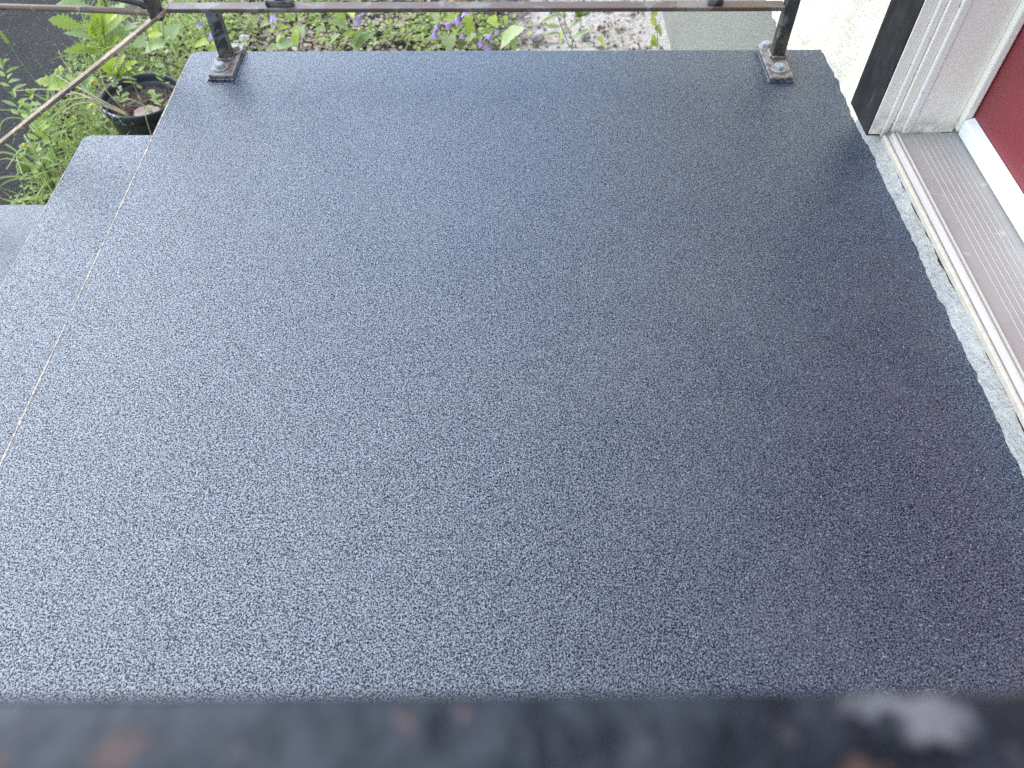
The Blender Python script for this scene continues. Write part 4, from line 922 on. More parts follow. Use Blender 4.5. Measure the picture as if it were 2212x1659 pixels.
             ('lance', (-1.451, 2.0, -0.632), (-1.425, 2.009, -0.626), 0.017647669702554613, 'leaf_c'), ('lance', (-1.451, 2.0, -0.626), (-1.477, 2.007, -0.614), 0.02068449490806111, 'leaf_a'), ('lance', (-1.45, 2.0, -0.621), (-1.417, 1.977, -0.593), 0.021591955469836572, 'leaf_c'), ('lance', (-1.45, 2.0, -0.615), (-1.44, 2.023, -0.607), 0.02300109996458743, 'leaf_a'),
             ('lance', (-1.45, 2.0, -0.613), (-1.422, 2.0, -0.588), 0.016, 'leaf_c'), ('lance', (-1.45, 2.0, -0.613), (-1.445, 2.0, -0.588), 0.016, 'leaf_a'), ('lance', (-1.45, 2.0, -0.613), (-1.453, 2.0, -0.588), 0.016, 'leaf_c'), ('lance', (-1.45, 2.0, -0.613), (-1.43, 2.0, -0.588), 0.016, 'leaf_a')],
  'name': 'narrow_leaf_weed',
  'stems': [([(-1.454, 1.996, -0.77), (-1.454, 2.0, -0.693), (-1.452, 2.0, -0.647), (-1.45, 2.0, -0.613)], 0.0022, 0.0012, 'stem_green')]},
 {'base': (-1.539, 2.2, -0.77),
  'cat': 'weed',
  'flowers': [],
  'group': None,
  'label': 'bright leafy shoot crossing in front of the stair rail, far left',
  'leaves': [('lance', (-1.537, 2.2, -0.651), (-1.467, 2.19, -0.627), 0.023802388921270148, 'leaf_b'), ('lance', (-1.535, 2.2, -0.64), (-1.556, 2.231, -0.618), 0.01944269916062243, 'leaf_a'), ('lance', (-1.533, 2.2, -0.629), (-1.495, 2.165, -0.596), 0.021955847706224763, 'leaf_b'), ('lance', (-1.531, 2.2, -0.617), (-1.5, 2.224, -0.609), 0.019660810043509405, 'leaf_a'),
             ('lance', (-1.527, 2.2, -0.605), (-1.555, 2.206, -0.589), 0.025538165843622326, 'leaf_b'), ('lance', (-1.522, 2.2, -0.591), (-1.483, 2.184, -0.573), 0.0263261010942254, 'leaf_a'), ('lance', (-1.517, 2.2, -0.577), (-1.521, 2.229, -0.57), 0.023415419910184126, 'leaf_b'), ('lance', (-1.512, 2.2, -0.563), (-1.51, 2.177, -0.54), 0.023317548016815914, 'leaf_a'),
             ('lance', (-1.51, 2.2, -0.558), (-1.482, 2.2, -0.534), 0.0176, 'leaf_b'), ('lance', (-1.51, 2.2, -0.558), (-1.505, 2.2, -0.534), 0.0176, 'leaf_a'), ('lance', (-1.51, 2.2, -0.558), (-1.513, 2.2, -0.534), 0.0176, 'leaf_b'), ('lance', (-1.51, 2.2, -0.558), (-1.49, 2.2, -0.534), 0.0176, 'leaf_a')],
  'name': 'narrow_leaf_weed',
  'stems': [([(-1.539, 2.196, -0.77), (-1.539, 2.2, -0.658), (-1.53, 2.2, -0.613), (-1.51, 2.2, -0.558)], 0.0022, 0.0012, 'stem_green')]},
 {'base': (-1.48, 2.4, -0.77),
  'cat': 'weed',
  'flowers': [],
  'group': None,
  'label': 'broad toothed leaf lying toward the asphalt above the dry straw stems',
  'leaves': [('lobed', (-1.484, 2.4, -0.652), (-1.589, 2.38, -0.603), 0.06, 'leaf_a'), ('lobed', (-1.476, 2.4, -0.652), (-1.518, 2.33, -0.6), 0.05, 'leaf_b'), ('lobed', (-1.471, 2.4, -0.649), (-1.42, 2.38, -0.586), 0.04, 'leaf_c'), ('lobed', (-1.471, 2.4, -0.649), (-1.47, 2.38, -0.595), 0.035, 'leaf_c'), ('lobed', (-1.471, 2.4, -0.655), (-1.382, 2.36, -0.595), 0.04, 'leaf_c')],
  'name': 'sow_thistle',
  'stems': [([(-1.48, 2.396, -0.77), (-1.48, 2.4, -0.673), (-1.477, 2.4, -0.655)], 0.003, 0.002, 'leaf_b')]},
 {'base': (-1.49, 1.98, -0.77),
  'cat': 'seedling',
  'flowers': [],
  'group': None,
  'label': 'low sprout with three dark leaves on the asphalt near the second step',
  'leaves': [('lance', (-1.49, 1.98, -0.678), (-1.503, 1.93, -0.647), 0.02, 'leaf_d'), ('lance', (-1.49, 1.98, -0.678), (-1.511, 1.98, -0.655), 0.018, 'leaf_d'), ('lance', (-1.487, 1.98, -0.678), (-1.452, 1.98, -0.658), 0.018, 'leaf_a'), ('heart', (-1.485, 1.98, -0.682), (-1.442, 1.94, -0.652), 0.028, 'leaf_a')],
  'name': 'seedling',
  'stems': [([(-1.49, 1.976, -0.77), (-1.49, 1.98, -0.682), (-1.492, 1.98, -0.676)], 0.0015, 0.001, 'stem_dark')]},
 {'base': (-1.285, 2.1, -0.77),
  'cat': 'clover',
  'flowers': [('pom', (-1.274, 2.1, -0.533), (0, 0, 1), 0.0055)],
  'group': 'yellow flowered clover by the steps',
  'label': 'yellow flowered clover touching the left side of the plant pot rim',
  'leaves': [('trefoil', (-1.277, 2.1, -0.546), (-1.256, 2.093, -0.534), 0.023323791557734314, 'leaf_a'), ('trefoil', (-1.278, 2.1, -0.553), (-1.253, 2.093, -0.539), 0.030146595596776772, 'leaf_c'), ('trefoil', (-1.279, 2.1, -0.556), (-1.273, 2.11, -0.554), 0.025014114119884946, 'leaf_a'), ('trefoil', (-1.274, 2.1, -0.534), (-1.262, 2.107, -0.531), 0.023984693372892083, 'leaf_a'),
             ('trefoil', (-1.275, 2.1, -0.536), (-1.289, 2.104, -0.532), 0.022753557234561506, 'leaf_c'), ('trefoil', (-1.282, 2.1, -0.57), (-1.261, 2.093, -0.558), 0.024167766745220136, 'leaf_a'), ('trefoil', (-1.28, 2.1, -0.564), (-1.285, 2.091, -0.549), 0.02940509078294912, 'leaf_a')],
  'name': 'clover',
  'stems': [([(-1.285, 2.096, -0.77), (-1.285, 2.1, -0.588), (-1.282, 2.1, -0.559), (-1.276, 2.1, -0.538)], 0.0009, 0.0007, 'stem_green')]},
 {'base': (-1.38, 2.1, -0.77),
  'cat': 'clover',
  'flowers': [('pom', (-1.344, 2.1, -0.573), (0, 0, 1), 0.0055)],
  'group': 'yellow flowered clover by the steps',
  'label': 'yellow flowered clover midway between pot and stair rail',
  'leaves': [('trefoil', (-1.357, 2.1, -0.593), (-1.371, 2.102, -0.588), 0.02283558844796063, 'leaf_a'), ('trefoil', (-1.352, 2.1, -0.584), (-1.334, 2.089, -0.567), 0.026138798098818892, 'leaf_c'), ('trefoil', (-1.362, 2.1, -0.6), (-1.364, 2.112, -0.599), 0.02046401274108617, 'leaf_a'), ('trefoil', (-1.367, 2.1, -0.608), (-1.372, 2.094, -0.596), 0.021200378789756898, 'leaf_a'),
             ('trefoil', (-1.352, 2.1, -0.584), (-1.353, 2.112, -0.582), 0.02302145802988074, 'leaf_c'), ('trefoil', (-1.379, 2.1, -0.626), (-1.355, 2.1, -0.619), 0.028659663521939847, 'leaf_a'), ('trefoil', (-1.349, 2.1, -0.58), (-1.351, 2.092, -0.567), 0.02080820923258974, 'leaf_a')],
  'name': 'clover',
  'stems': [([(-1.38, 2.096, -0.77), (-1.38, 2.1, -0.628), (-1.353, 2.1, -0.599), (-1.346, 2.1, -0.577)], 0.0009, 0.0007, 'stem_green')]},
 {'base': (-1.295, 2.1, -0.77),
  'cat': 'clover',
  'flowers': [('pom', (-1.285, 2.1, -0.573), (0, 0, 1), 0.0055)],
  'group': 'yellow flowered clover by the steps',
  'label': 'yellow flowered clover below the rim of the plant pot',
  'leaves': [('trefoil', (-1.295, 2.1, -0.627), (-1.277, 2.1, -0.622), 0.022481683480688932, 'leaf_a'), ('trefoil', (-1.294, 2.1, -0.622), (-1.293, 2.09, -0.606), 0.02428004247569717, 'leaf_c'), ('trefoil', (-1.286, 2.1, -0.579), (-1.286, 2.112, -0.576), 0.031119976403323223, 'leaf_a'), ('trefoil', (-1.292, 2.1, -0.611), (-1.3, 2.093, -0.596), 0.030814690448403216, 'leaf_a'),
             ('trefoil', (-1.288, 2.1, -0.59), (-1.264, 2.094, -0.578), 0.028318995500163997, 'leaf_c'), ('trefoil', (-1.294, 2.1, -0.626), (-1.272, 2.092, -0.611), 0.026997907673237422, 'leaf_a'), ('trefoil', (-1.292, 2.1, -0.611), (-1.286, 2.111, -0.608), 0.02989786589433283, 'leaf_a')],
  'name': 'clover',
  'stems': [([(-1.295, 2.096, -0.77), (-1.295, 2.1, -0.629), (-1.302, 2.1, -0.599), (-1.287, 2.1, -0.577)], 0.0009, 0.0007, 'stem_green')]},
 {'base': (-1.421, 2.1, -0.77),
  'cat': 'clover',
  'flowers': [('pom', (-1.407, 2.1, -0.66), (0, 0, 1), 0.0055)],
  'group': 'yellow flowered clover by the steps',
  'label': 'yellow flowered clover nearest the corner of the upper step',
  'leaves': [('trefoil', (-1.409, 2.1, -0.666), (-1.392, 2.106, -0.661), 0.027025446242441048, 'leaf_a'), ('trefoil', (-1.415, 2.1, -0.694), (-1.426, 2.098, -0.686), 0.021880518488186212, 'leaf_c'), ('trefoil', (-1.419, 2.1, -0.707), (-1.433, 2.104, -0.703), 0.022891579358037584, 'leaf_a'), ('trefoil', (-1.415, 2.1, -0.692), (-1.398, 2.102, -0.687), 0.021384339818506796, 'leaf_a'),
             ('trefoil', (-1.411, 2.1, -0.677), (-1.427, 2.106, -0.672), 0.026140778014657678, 'leaf_c'), ('trefoil', (-1.411, 2.1, -0.675), (-1.423, 2.109, -0.673), 0.021069893330377003, 'leaf_a'), ('trefoil', (-1.41, 2.1, -0.673), (-1.418, 2.094, -0.659), 0.027759598769684552, 'leaf_a')],
  'name': 'clover',
  'stems': [([(-1.421, 2.096, -0.77), (-1.421, 2.1, -0.719), (-1.413, 2.1, -0.688), (-1.41, 2.1, -0.664)], 0.0009, 0.0007, 'stem_green')]},
 {'base': (-1.295, 2.1, -0.77),
  'cat': 'clover',
  'flowers': [('pom', (-1.277, 2.1, -0.605), (0, 0, 1), 0.0055)],
  'group': 'yellow flowered clover by the steps',
  'label': 'yellow flowered clover at the foot of the plant pot',
  'leaves': [('trefoil', (-1.292, 2.1, -0.651), (-1.273, 2.1, -0.646), 0.022591349620064614, 'leaf_a'), ('trefoil', (-1.283, 2.1, -0.624), (-1.266, 2.107, -0.619), 0.028871926358663563, 'leaf_c'), ('trefoil', (-1.292, 2.1, -0.653), (-1.286, 2.088, -0.634), 0.02850100680326779, 'leaf_a'), ('trefoil', (-1.281, 2.1, -0.618), (-1.299, 2.104, -0.612), 0.030075749535901468, 'leaf_a'),
             ('trefoil', (-1.277, 2.1, -0.606), (-1.265, 2.108, -0.602), 0.026188252731258112, 'leaf_c'), ('trefoil', (-1.278, 2.1, -0.607), (-1.267, 2.088, -0.589), 0.02537830992381967, 'leaf_a'), ('trefoil', (-1.289, 2.1, -0.644), (-1.27, 2.096, -0.636), 0.02137703355253162, 'leaf_a')],
  'name': 'clover',
  'stems': [([(-1.295, 2.096, -0.77), (-1.295, 2.1, -0.662), (-1.283, 2.1, -0.632), (-1.279, 2.1, -0.61)], 0.0009, 0.0007, 'stem_green')]},
 {'base': (-1.506, 2.0, -0.77),
  'cat': 'clover',
  'flowers': [('pom', (-1.474, 2.0, -0.601), (0, 0, 1), 0.0055)],
  'group': 'yellow flowered clover by the steps',
  'label': 'yellow flowered clover at the edge of the asphalt, lowest left',
  'leaves': [('trefoil', (-1.479, 2.0, -0.61), (-1.477, 2.012, -0.607), 0.030141890393592014, 'leaf_a'), ('trefoil', (-1.486, 2.0, -0.621), (-1.463, 2.003, -0.615), 0.031047402955672543, 'leaf_c'), ('trefoil', (-1.498, 2.0, -0.643), (-1.507, 2.011, -0.641), 0.025154036029640836, 'leaf_a'), ('trefoil', (-1.487, 2.0, -0.624), (-1.475, 2.008, -0.62), 0.028080118539993624, 'leaf_a'),
             ('trefoil', (-1.479, 2.0, -0.61), (-1.494, 1.999, -0.602), 0.02928113482650751, 'leaf_c'), ('trefoil', (-1.486, 2.0, -0.622), (-1.467, 1.989, -0.605), 0.02244474645470432, 'leaf_a'), ('trefoil', (-1.495, 2.0, -0.637), (-1.508, 2.002, -0.632), 0.021587251751442393, 'leaf_a')],
  'name': 'clover',
  'stems': [([(-1.506, 1.996, -0.77), (-1.506, 2.0, -0.657), (-1.481, 2.0, -0.627), (-1.476, 2.0, -0.605)], 0.0009, 0.0007, 'stem_green')]},
 {'base': (-1.443, 2.1, -0.77),
  'cat': 'clover',
  'flowers': [('pom', (-1.424, 2.1, -0.557), (0, 0, 1), 0.0055)],
  'group': 'yellow flowered clover by the steps',
  'label': 'yellow flowered clover just under the stair rail',
  'leaves': [('trefoil', (-1.439, 2.1, -0.6), (-1.442, 2.093, -0.588), 0.02106100977102992, 'leaf_a'), ('trefoil', (-1.428, 2.1, -0.569), (-1.415, 2.088, -0.552), 0.02089363283871897, 'leaf_c'), ('trefoil', (-1.43, 2.1, -0.574), (-1.445, 2.1, -0.567), 0.027509229861741247, 'leaf_a'), ('trefoil', (-1.425, 2.1, -0.559), (-1.404, 2.099, -0.553), 0.024987567428971236, 'leaf_a'),
             ('trefoil', (-1.427, 2.1, -0.565), (-1.409, 2.088, -0.546), 0.03125669870287481, 'leaf_c'), ('trefoil', (-1.443, 2.1, -0.61), (-1.421, 2.095, -0.6), 0.022905424606851015, 'leaf_a'), ('trefoil', (-1.441, 2.1, -0.605), (-1.448, 2.093, -0.59), 0.029775857650479243, 'leaf_a')],
  'name': 'clover',
  'stems': [([(-1.443, 2.096, -0.77), (-1.443, 2.1, -0.612), (-1.441, 2.1, -0.583), (-1.426, 2.1, -0.561)], 0.0009, 0.0007, 'stem_green')]},
 {'base': (-1.501, 2.35, -0.77),
  'cat': 'clover',
  'flowers': [('pom', (-1.48, 2.35, -0.562), (0, 0, 1), 0.0055)],
  'group': 'yellow flowered clover by the steps',
  'label': 'yellow flowered clover standing tall before the asphalt above the rail',
  'leaves': [('trefoil', (-1.481, 2.35, -0.565), (-1.479, 2.361, -0.562), 0.02115697147999871, 'leaf_a'), ('trefoil', (-1.484, 2.35, -0.572), (-1.495, 2.36, -0.569), 0.024577889733084442, 'leaf_c'), ('trefoil', (-1.484, 2.35, -0.573), (-1.476, 2.361, -0.568), 0.03056502185624275, 'leaf_a'), ('trefoil', (-1.491, 2.35, -0.591), (-1.47, 2.355, -0.585), 0.030655623518707553, 'leaf_a'),
             ('trefoil', (-1.489, 2.35, -0.586), (-1.469, 2.356, -0.58), 0.02977274235142833, 'leaf_c'), ('trefoil', (-1.485, 2.35, -0.575), (-1.473, 2.338, -0.557), 0.027755314256761355, 'leaf_a'), ('trefoil', (-1.48, 2.35, -0.563), (-1.455, 2.351, -0.556), 0.031286517181197, 'leaf_a')],
  'name': 'clover',
  'stems': [([(-1.501, 2.346, -0.77), (-1.501, 2.35, -0.618), (-1.489, 2.35, -0.589), (-1.482, 2.35, -0.567)], 0.0009, 0.0007, 'stem_green')]},
 {'base': (-1.418, 2.35, -0.77),
  'cat': 'clover',
  'flowers': [('pom', (-1.38, 2.35, -0.602), (0, 0, 1), 0.0055)],
  'group': 'yellow flowered clover by the steps',
  'label': 'yellow flowered clover above the stair rail, left of the pot',
  'leaves': [('trefoil', (-1.395, 2.35, -0.625), (-1.391, 2.361, -0.622), 0.02190496344412957, 'leaf_a'), ('trefoil', (-1.4, 2.35, -0.633), (-1.415, 2.356, -0.628), 0.02280566761457137, 'leaf_c'), ('trefoil', (-1.403, 2.35, -0.637), (-1.384, 2.34, -0.622), 0.021889425027901976, 'leaf_a'), ('trefoil', (-1.411, 2.35, -0.649), (-1.392, 2.352, -0.643), 0.023101599075351892, 'leaf_a'),
             ('trefoil', (-1.414, 2.35, -0.654), (-1.393, 2.349, -0.647), 0.023933614539598937, 'leaf_c'), ('trefoil', (-1.381, 2.35, -0.603), (-1.366, 2.359, -0.598), 0.030501714768967313, 'leaf_a'), ('trefoil', (-1.399, 2.35, -0.63), (-1.395, 2.339, -0.612), 0.027807567134703826, 'leaf_a')],
  'name': 'clover',
  'stems': [([(-1.418, 2.346, -0.77), (-1.418, 2.35, -0.659), (-1.398, 2.35, -0.629), (-1.382, 2.35, -0.607)], 0.0009, 0.0007, 'stem_green')]}]
for s in PLANTS:
    t = thing(s['name'], s['label'], s['cat'], s['base'], s['group'])
    for pts, r0, r1, mt in s['stems']:
        MB().tube(catmull(pts, 5), r0, r1, 6).build('stem', mt, t, smooth=True)
    for kind, b_, tp, w, mt in s['leaves']:
        add_leaf(t, kind, b_, tp, w * (0.72 if s['name'] == 'narrow_leaf_weed' else 0.92 if s['name'] == 'bellflower' else 1.0), mt)
    for kind, p, d, size in s['flowers']:
        me = BELL if kind == 'bell' else POM
        o = bpy.data.objects.new('flower', me); col.objects.link(o); o.parent = t; BASE[o.name] = BASE[t.name]
        q = Vector(d).to_track_quat('Z', 'Y')
        o.matrix_basis = Matrix.Translation(Vector(p) - BASE[t.name]) @ q.to_matrix().to_4x4() @ Matrix.Scale(size, 4)
        if kind == 'bell':
            c_ = bpy.data.objects.new('calyx', CALYX); col.objects.link(c_); c_.parent = o

def blade(mb, pts, w):
    P = catmull(pts, 4); V = []
    for i, p in enumerate(P):
        d = (P[min(i + 1, len(P) - 1)] - P[max(i - 1, 0)]).normalized()
        a = d.cross(Vector((0.2, -0.5, 0.8)))
        if a.length < 0.05: a = Vector((1, 0, 0))
        a.normalize(); ww = w * 0.5 * (1 - (i / (len(P) - 1)) ** 2.2) + 0.0002
        V += [p - a * ww, p + Vector((0, 0, -ww * 0.5)), p + a * ww]
    mb.add(V, [(i * 3 + j, i * 3 + j + 1, i * 3 + j + 4, i * 3 + j + 3) for i in range(len(P) - 1) for j in range(2)])
# single grasses
g = thing('grass_stalk', 'foxtail grass stalk with a green seed head leaning over the asphalt', 'grass', (-1.43, 2.2, GZ))
MB().tube(catmull([(-1.43, 2.2, GZ), (-1.445, 2.2, -0.601), (-1.453, 2.2, -0.558), (-1.472, 2.2, -0.499), (-1.482, 2.2, -0.454), (-1.490, 2.2, -0.384)], 5), 0.0014, 0.0009, 6).build('stem', 'grass_green', g, smooth=True)
MB().tube(catmull([(-1.490, 2.2, -0.386), (-1.4915, 2.2, -0.378), (-1.494, 2.2, -0.365), (-1.498, 2.2, -0.350), (-1.500, 2.2, -0.340)], 4), 0.0050, 0.0035, 10).build('seed_head', 'leaf_b', g, smooth=True)
mb = MB(); blade(mb, [(-1.44, 2.2, -0.62), (-1.46, 2.18, -0.56), (-1.50, 2.15, -0.50)], 0.006); blade(mb, [(-1.435, 2.2, -0.66), (-1.42, 2.17, -0.60), (-1.37, 2.14, -0.585)], 0.006); mb.build('leaf', 'grass_green', g)
g = thing('grass_tuft', 'grass tuft with one long arching blade at the back corner of the second step', 'grass', (-1.37, 1.86, GZ))
for pts, w in (([(-1.37, 1.86, GZ), (-1.364, 1.85, -0.627), (-1.37, 1.85, -0.61)], .004), ([(-1.457, 1.84, -0.76), (-1.43, 1.85, -0.69), (-1.405, 1.85, -0.661), (-1.364, 1.85, -0.620)], .009),
               ([(-1.44, 1.86, GZ), (-1.42, 1.855, -0.69), (-1.457, 1.85, -0.684), (-1.502, 1.85, -0.694), (-1.545, 1.85, -0.672)], .011), ([(-1.36, 1.87, GZ), (-1.352, 1.86, -0.69), (-1.34, 1.85, -0.62)], .006)):
    mb = MB(); blade(mb, pts, w); mb.build('blade', 'grass_green', g)
for k_, (cx, cy, lab) in enumerate(((-1.47, 2.02, 'bright grass tuft at the asphalt edge, left of the upper step'), (-1.36, 2.02, 'arching grass tuft against the side of the upper step'), (-1.56, 2.28, 'grass tuft under the lower end of the stair rail, far left'))):
    g = thing('grass_tuft', lab, 'grass', (cx, cy, GZ), 'grass tufts by the steps'); rr = random.Random(40 + k_)
    for i in range(11):
        a = rr.uniform(0, 6.28); L = rr.uniform(.08, .19); h = rr.uniform(.07, .17)
        mb = MB(); bx, by = cx + rr.uniform(-.012, .012), cy + rr.uniform(-.012, .012)
        blade(mb, [(bx, by, GZ), (bx + math.cos(a) * L * .3, by + math.sin(a) * L * .3, GZ + h * .75), (bx + math.cos(a) * L * .7, by + math.sin(a) * L * .7, GZ + h), (bx + math.cos(a) * L, by + math.sin(a) * L, GZ + h * rr.uniform(.5, .95))], rr.uniform(.004, .008))
        mb.build('blade', 'grass_green', g)
# weeds and straw growing from the pot
soilz = GZ + 0.180
w_ = thing('pot_weed', 'thick drooping stem with hanging tan seed pods rising from the plant pot', 'weed', (-1.085, 2.20, soilz))
MB().tube(catmull([(-1.085, 2.20, soilz), (-1.092, 2.195, -0.575), (-1.105, 2.19, -0.54), (-1.118, 2.19, -0.498), (-1.131, 2.19, -0.452)], 5), 0.0030, 0.0018, 7).build('stem', 'stem_green', w_, smooth=True)
MB().tube(catmull([(-1.095, 2.15, soilz), (-1.100, 2.15, -0.57), (-1.114, 2.17, -0.51), (-1.126, 2.18, -0.47)], 5), 0.0022, 0.0014, 6).build('stem', 'stem_green', w_, smooth=True)
MB().tube(catmull([(-1.131, 2.19, -0.452), (-1.122, 2.19, -0.436), (-1.134, 2.19, -0.428), (-1.148, 2.19, -0.438), (-1.154, 2.19, -0.462)], 5), 0.0012, 0.0010, 6).build('stem', 'straw', w_, smooth=True)
MB().tube(catmull([(-1.136, 2.185, -0.447), (-1.152, 2.18, -0.445), (-1.166, 2.18, -0.465), (-1.170, 2.18, -0.492)], 5), 0.0012, 0.0010, 6).build('stem', 'straw', w_, smooth=True)
for p, d, L in (((-1.170, 2.18, -0.490), (-.05, -.1, -1), .034), ((-1.154, 2.19, -0.460), (.1, -.1, -1), .028)):
    d = Vector(d).normalized(); mb = MB(); mb.tube([Vector(p) + d * L * q for q in (0, .2, .5, .75, 1)], .0025, .0012, 8); mb.v = [(v0[0], v0[1], v0[2]) for v0 in mb.v]; mb.build('seed_pod', 'tan_leaf', w_, smooth=True)
for q in range(7):
    a = q * 0.9; b_ = Vector((-1.10 + .01 * math.cos(a), 2.19, -0.56 + q * .015)); add_leaf(w_, 'lance', b_, b_ + Vector((math.cos(a) * .045, -.01, .018)), .010, ('leaf_c', 'leaf_a')[q % 2])
def pot_weed(lab, x, y, h, n_, L, w, mats, seed, lean=(0, 0)):
    rr = random.Random(seed); t = thing('pot_weed', lab, 'weed', (x, y, soilz))
    tip = (x + lean[0], y + lean[1], soilz + h)
    MB().tube(catmull([(x, y, soilz), ((x + tip[0]) / 2 + rr.uniform(-.006, .006), (y + tip[1]) / 2, soilz + h * .55), tip], 5), .0015, .0009, 6).build('stem', 'stem_green', t, smooth=True)
    for i in range(n_):
        u = .3 + .7 * i / n_; a = i * 2.4 + rr.uniform(-.3, .3); l = L * rr.uniform(.7, 1.2) * (1.15 - .5 * u)
        b_ = Vector((x + lean[0] * u, y + lean[1] * u, soilz + h * u))
        add_leaf(t, 'lance', b_, b_ + Vector((math.cos(a) * l, math.sin(a) * l * .7, l * rr.uniform(.2, .7))), w, mats[i % len(mats)])
pot_weed('small feathery seedling in the plant pot, close to its left inside wall', -1.168, 2.165, .055, 16, .034, .006, ['leaf_c', 'leaf_a'], 1)
pot_weed('thin stemmed weed at the far side of the plant pot', -1.065, 2.262, .11, 12, .026, .007, ['leaf_c', 'leaf_a'], 2, (.004, .0))
pot_weed('tall upright stem at the back of the plant pot beside the landing', -1.09, 2.285, .235, 7, .03, .012, ['leaf_c', 'leaf_b'], 3, (.026, .02))
pot_weed('weed with small round leaves leaning left over the plant pot rim', -1.17, 2.22, .085, 9, .02, .012, ['leaf_c'], 4, (-.04, -.01))
pot_weed('tangled weed at the right side of the plant pot, touching the landing edge', -1.035, 2.15, .09, 12, .03, .008, ['leaf_a', 'leaf_c'], 5, (-.01, -.03))
pot_weed('short sprout in front of the pink shard in the plant pot', -1.072, 2.115, .045, 8, .02, .007, ['leaf_a', 'leaf_c'], 6)
sw_ = thing('dry_straw', 'bundle of dry straw stems bent over the left rim of the plant pot', 'straw', (-1.165, 2.155, soilz))
SB = [(-1.165, 2.155, soilz), (-1.150, 2.14, soilz), (-1.140, 2.125, soilz), (-1.158, 2.13, soilz)]
rr = random.Random(9)
for pts in ([(-1.228, 2.12, -0.533), (-1.293, 2.15, -0.519), (-1.40, 2.18, -0.526), (-1.513, 2.2, -0.543)], [(-1.240, 2.14, -0.520), (-1.30, 2.17, -0.505), (-1.356, 2.2, -0.492)], [(-1.235, 2.13, -0.530), (-1.295, 2.15, -0.522), (-1.366, 2.15, -0.545), (-1.424, 2.15, -0.60)],
            [(-1.23, 2.13, -0.53), (-1.28, 2.12, -0.52), (-1.34, 2.10, -0.525), (-1.39, 2.09, -0.54)], [(-1.235, 2.14, -0.528), (-1.27, 2.16, -0.50), (-1.30, 2.18, -0.44), (-1.305, 2.19, -0.405)], [(-1.20, 2.16, -0.52), (-1.215, 2.20, -0.47), (-1.235, 2.23, -0.44)], [(-1.235, 2.12, -0.535), (-1.31, 2.11, -0.545), (-1.36, 2.10, -0.59), (-1.375, 2.10, -0.63)]):
    MB().tube(catmull([SB[rr.randrange(4)]] + pts, 5), .0019, .0013, 5).build('straw_stem', 'straw', sw_, smooth=True)
for pts in ([(-1.16, 2.14, -0.545), (-1.12, 2.13, -0.530), (-1.075, 2.13, -0.565), (-1.05, 2.12, -0.60)], [(-1.09, 2.18, soilz), (-1.06, 2.13, -0.58), (-1.065, 2.075, -0.54), (-1.075, 2.065, -0.66)], [(-1.13, 2.2, -0.56), (-1.10, 2.16, -0.60), (-1.045, 2.12, soilz)]):
    MB().tube(catmull(pts, 5), .0019, .0013, 5).build('straw_stem', 'straw', sw_, smooth=True)

for o in list(col.objects):      # the weeds stand with the pot
    if o.type == 'EMPTY' and o.name.split('.')[0] in ('pot_weed', 'dry_straw'): o.location.x -= 0.040
# ------------------------------------------------------------------ uncountable cover: low weeds, leaf litter, pebbles
def scatter_leaves(name, label, cat, mat, n_, region, size, height, seed, oval=True, dens=None, flat=0.5):
    rr = random.Random(seed); mb = MB(); cnt = 0; tries = 0
    prof = ((0.0, 0.12), (0.25, 0.85), (0.55, 1.0), (0.8, 0.62), (1.0, 0.05)) if oval else ((0.0, 0.4), (0.4, 0.6), (0.75, 0.4), (1.0, 0.05))
    while cnt < n_ and tries < n_ * 30:
        tries += 1
        x = rr.uniform(region[0], region[1]); y = rr.uniform(region[2], region[3])
        if dens and rr.random() > dens(x, y): continue
        L = rr.uniform(*size); W = L * rr.uniform(.55, .8) if oval else min(L * rr.uniform(.10, .2), .006); a = rr.uniform(0, 6.28); el = rr.gauss(0, flat)
        z = zground(x, y) + 0.004 + height * rr.random() ** 1.6 * (0.4 + 0.6 * (noise.noise(Vector((x * 6, y * 6, seed))) * .5 + .5) * 1.6)
        d = Vector((math.cos(a) * math.cos(el), math.sin(a) * math.cos(el), math.sin(el))); s_ = d.cross(Vector((rr.gauss(0, .35), rr.gauss(0, .35), 1))).normalized(); nn = s_.cross(d)
        V = []
        for t, w in prof:
            c_ = Vector((x, y, z)) + d * (t - .5) * L + nn * (-.18 * (t - .5) ** 2 * L)
            V += [c_ - s_ * w * W * .5 + nn * .12 * w * W, c_, c_ + s_ * w * W * .5 + nn * .12 * w * W]
        mb.add(V, [(i * 3 + j, i * 3 + j + 1, i * 3 + j + 4, i * 3 + j + 3) for i in range(len(prof) - 1) for j in range(2)])
        cnt += 1
    o = mb.build(name, mat, None); return tag(o, label, cat, kind='stuff')
def band(x, y, cx, cy, rx, ry): return max(0.0, 1.2 - ((x - cx) / rx) ** 2 - ((y - cy) / ry) ** 2)
def d_left(x, y):       # weeds between the driveway and the steps
    if x < drive_edge(y) - 0.03 or (x > -1.245 and y < 1.50): return 0
    if (x - PC[0]) ** 2 + (y - PC[1]) ** 2 < 0.0145: return 0
    return max(0, min(1, (-1.02 - x) * 6 + 1)) * (0.35 + 0.65 * (noise.noise(Vector((x * 5, y * 5, 1))) > -0.15))
scatter_leaves('ground_cover', 'low tangled green weeds between the asphalt and the steps', 'ground cover', 'cover_a', 3600, (-1.75, -1.0, 1.55, 3.0), (.008, .020), .085, 2, dens=d_left, flat=.6)
def d_back_bright(x, y): return min(1, band(x, y, -1.22, 3.05, .22, .25) + band(x, y, -0.80, 3.12, .22, .14) + band(x, y, -0.22, 2.95, .30, .18) + band(x, y, -0.62, 2.90, .16, .10))
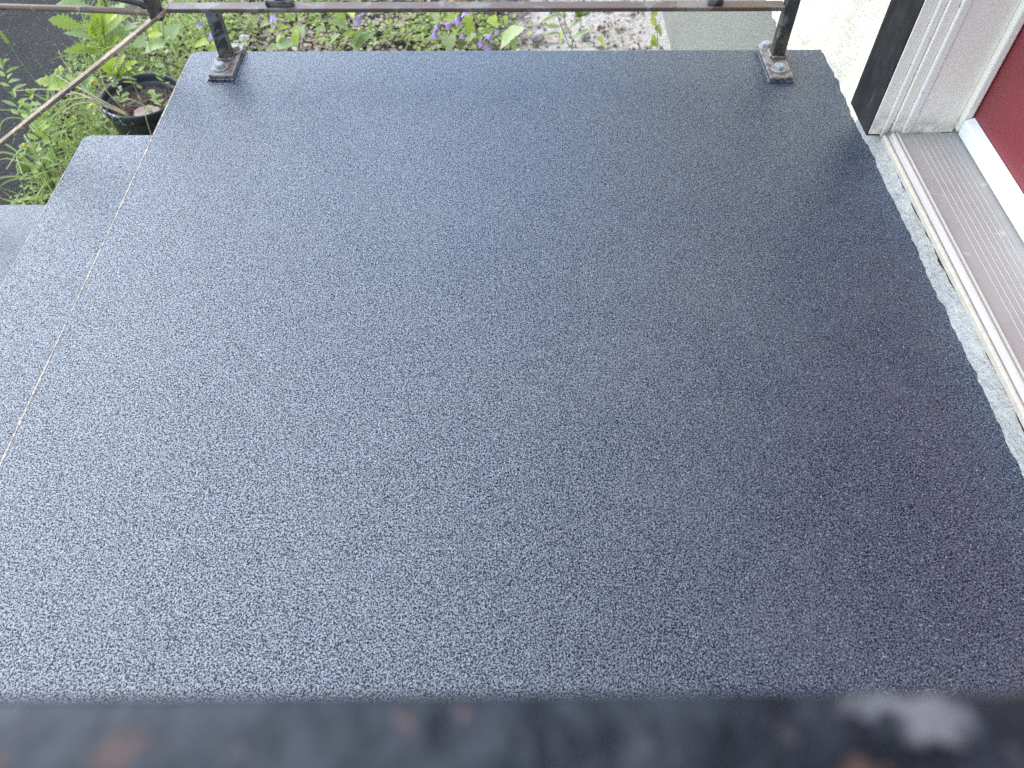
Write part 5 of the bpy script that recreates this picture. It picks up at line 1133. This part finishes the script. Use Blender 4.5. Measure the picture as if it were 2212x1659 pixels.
scatter_leaves('ground_cover', 'low bright green leafy cover in the bed behind the landing', 'ground cover', 'cover_a', 2100, (-1.5, 0.12, 2.6, 3.4), (.012, .026), .05, 5, dens=d_back_bright)
def d_back_dark(x, y): return min(1, band(x, y, -0.62, 3.18, .28, .10) + band(x, y, -0.05, 3.2, .15, .08) + .15 * (x < -.2))
scatter_leaves('ground_cover', 'dark green fine leaved patch under the rail, left of the bed middle', 'ground cover', 'cover_b', 2600, (-1.2, 0.15, 2.9, 3.45), (.010, .024), .07, 7, dens=d_back_dark, oval=False, flat=.8)
def d_lit(x, y): return 1.0 if x < -0.12 else (0.18 if x < 0.6 else 0)
scatter_leaves('leaf_litter', 'dry brown leaf litter covering the soil bed behind the landing', 'leaf litter', 'litter', 3800, (-1.5, 0.6, 2.5, 3.5), (.012, .034), .012, 9, dens=d_lit, flat=.25)
scatter_leaves('dry_grass', 'dry straw coloured grass litter along the edge of the steps', 'dry grass', 'litter', 1500, (-1.6, -1.0, 1.5, 2.6), (.03, .09), .03, 12, oval=False, dens=lambda x, y: (1.0 if y < 2.1 else .5) if (x > -1.5 and (x < -1.24 or y > 1.5) and (x - PC[0]) ** 2 + (y - PC[1]) ** 2 > .0145) else 0, flat=.35)
scatter_leaves('grass', 'thin green grass blades scattered through the weeds', 'grass', 'grass_green', 1300, (-1.75, -0.9, 1.55, 3.2), (.04, .13), .09, 14, oval=False, dens=lambda x, y: d_left(x, y) * .8 + .07 * (y > 2.5), flat=.9)
scatter_leaves('wispy_stalks', 'thin pale stalks rising through the weeds beside the driveway', 'weed stalks', 'grass_green', 420, (-1.7, -1.05, 1.6, 2.95), (.09, .22), .16, 21, oval=False, dens=lambda x, y: d_left(x, y) if abs(x + 1.35) < .3 else 0, flat=1.0)
mb = MB(); rr = random.Random(5)
for i in range(1500):
    x = rr.uniform(-1.4, .62); y = rr.uniform(2.5, 3.5); r = rr.uniform(.002, .007) * (1.6 if rr.random() < .08 else 1)
    if x < -.2 and rr.random() < .6: continue
    z = zground(x, y); k6 = [(x + math.cos(1.047 * q + i) * r * rr.uniform(.7, 1.2), y + math.sin(1.047 * q + i) * r * rr.uniform(.7, 1.2)) for q in range(6)]
    mb.rings([[(a, b_, z - .003) for a, b_ in k6], [(x + (a - x) * .9, y + (b_ - y) * .9, z + r * .5) for a, b_ in k6], [(x + (a - x) * .4, y + (b_ - y) * .4, z + r * .85) for a, b_ in k6]])
tag(mb.build('pebbles', 'pebble', None), 'small pale pebbles and crumbs scattered on the sandy soil', 'pebbles', kind='stuff')
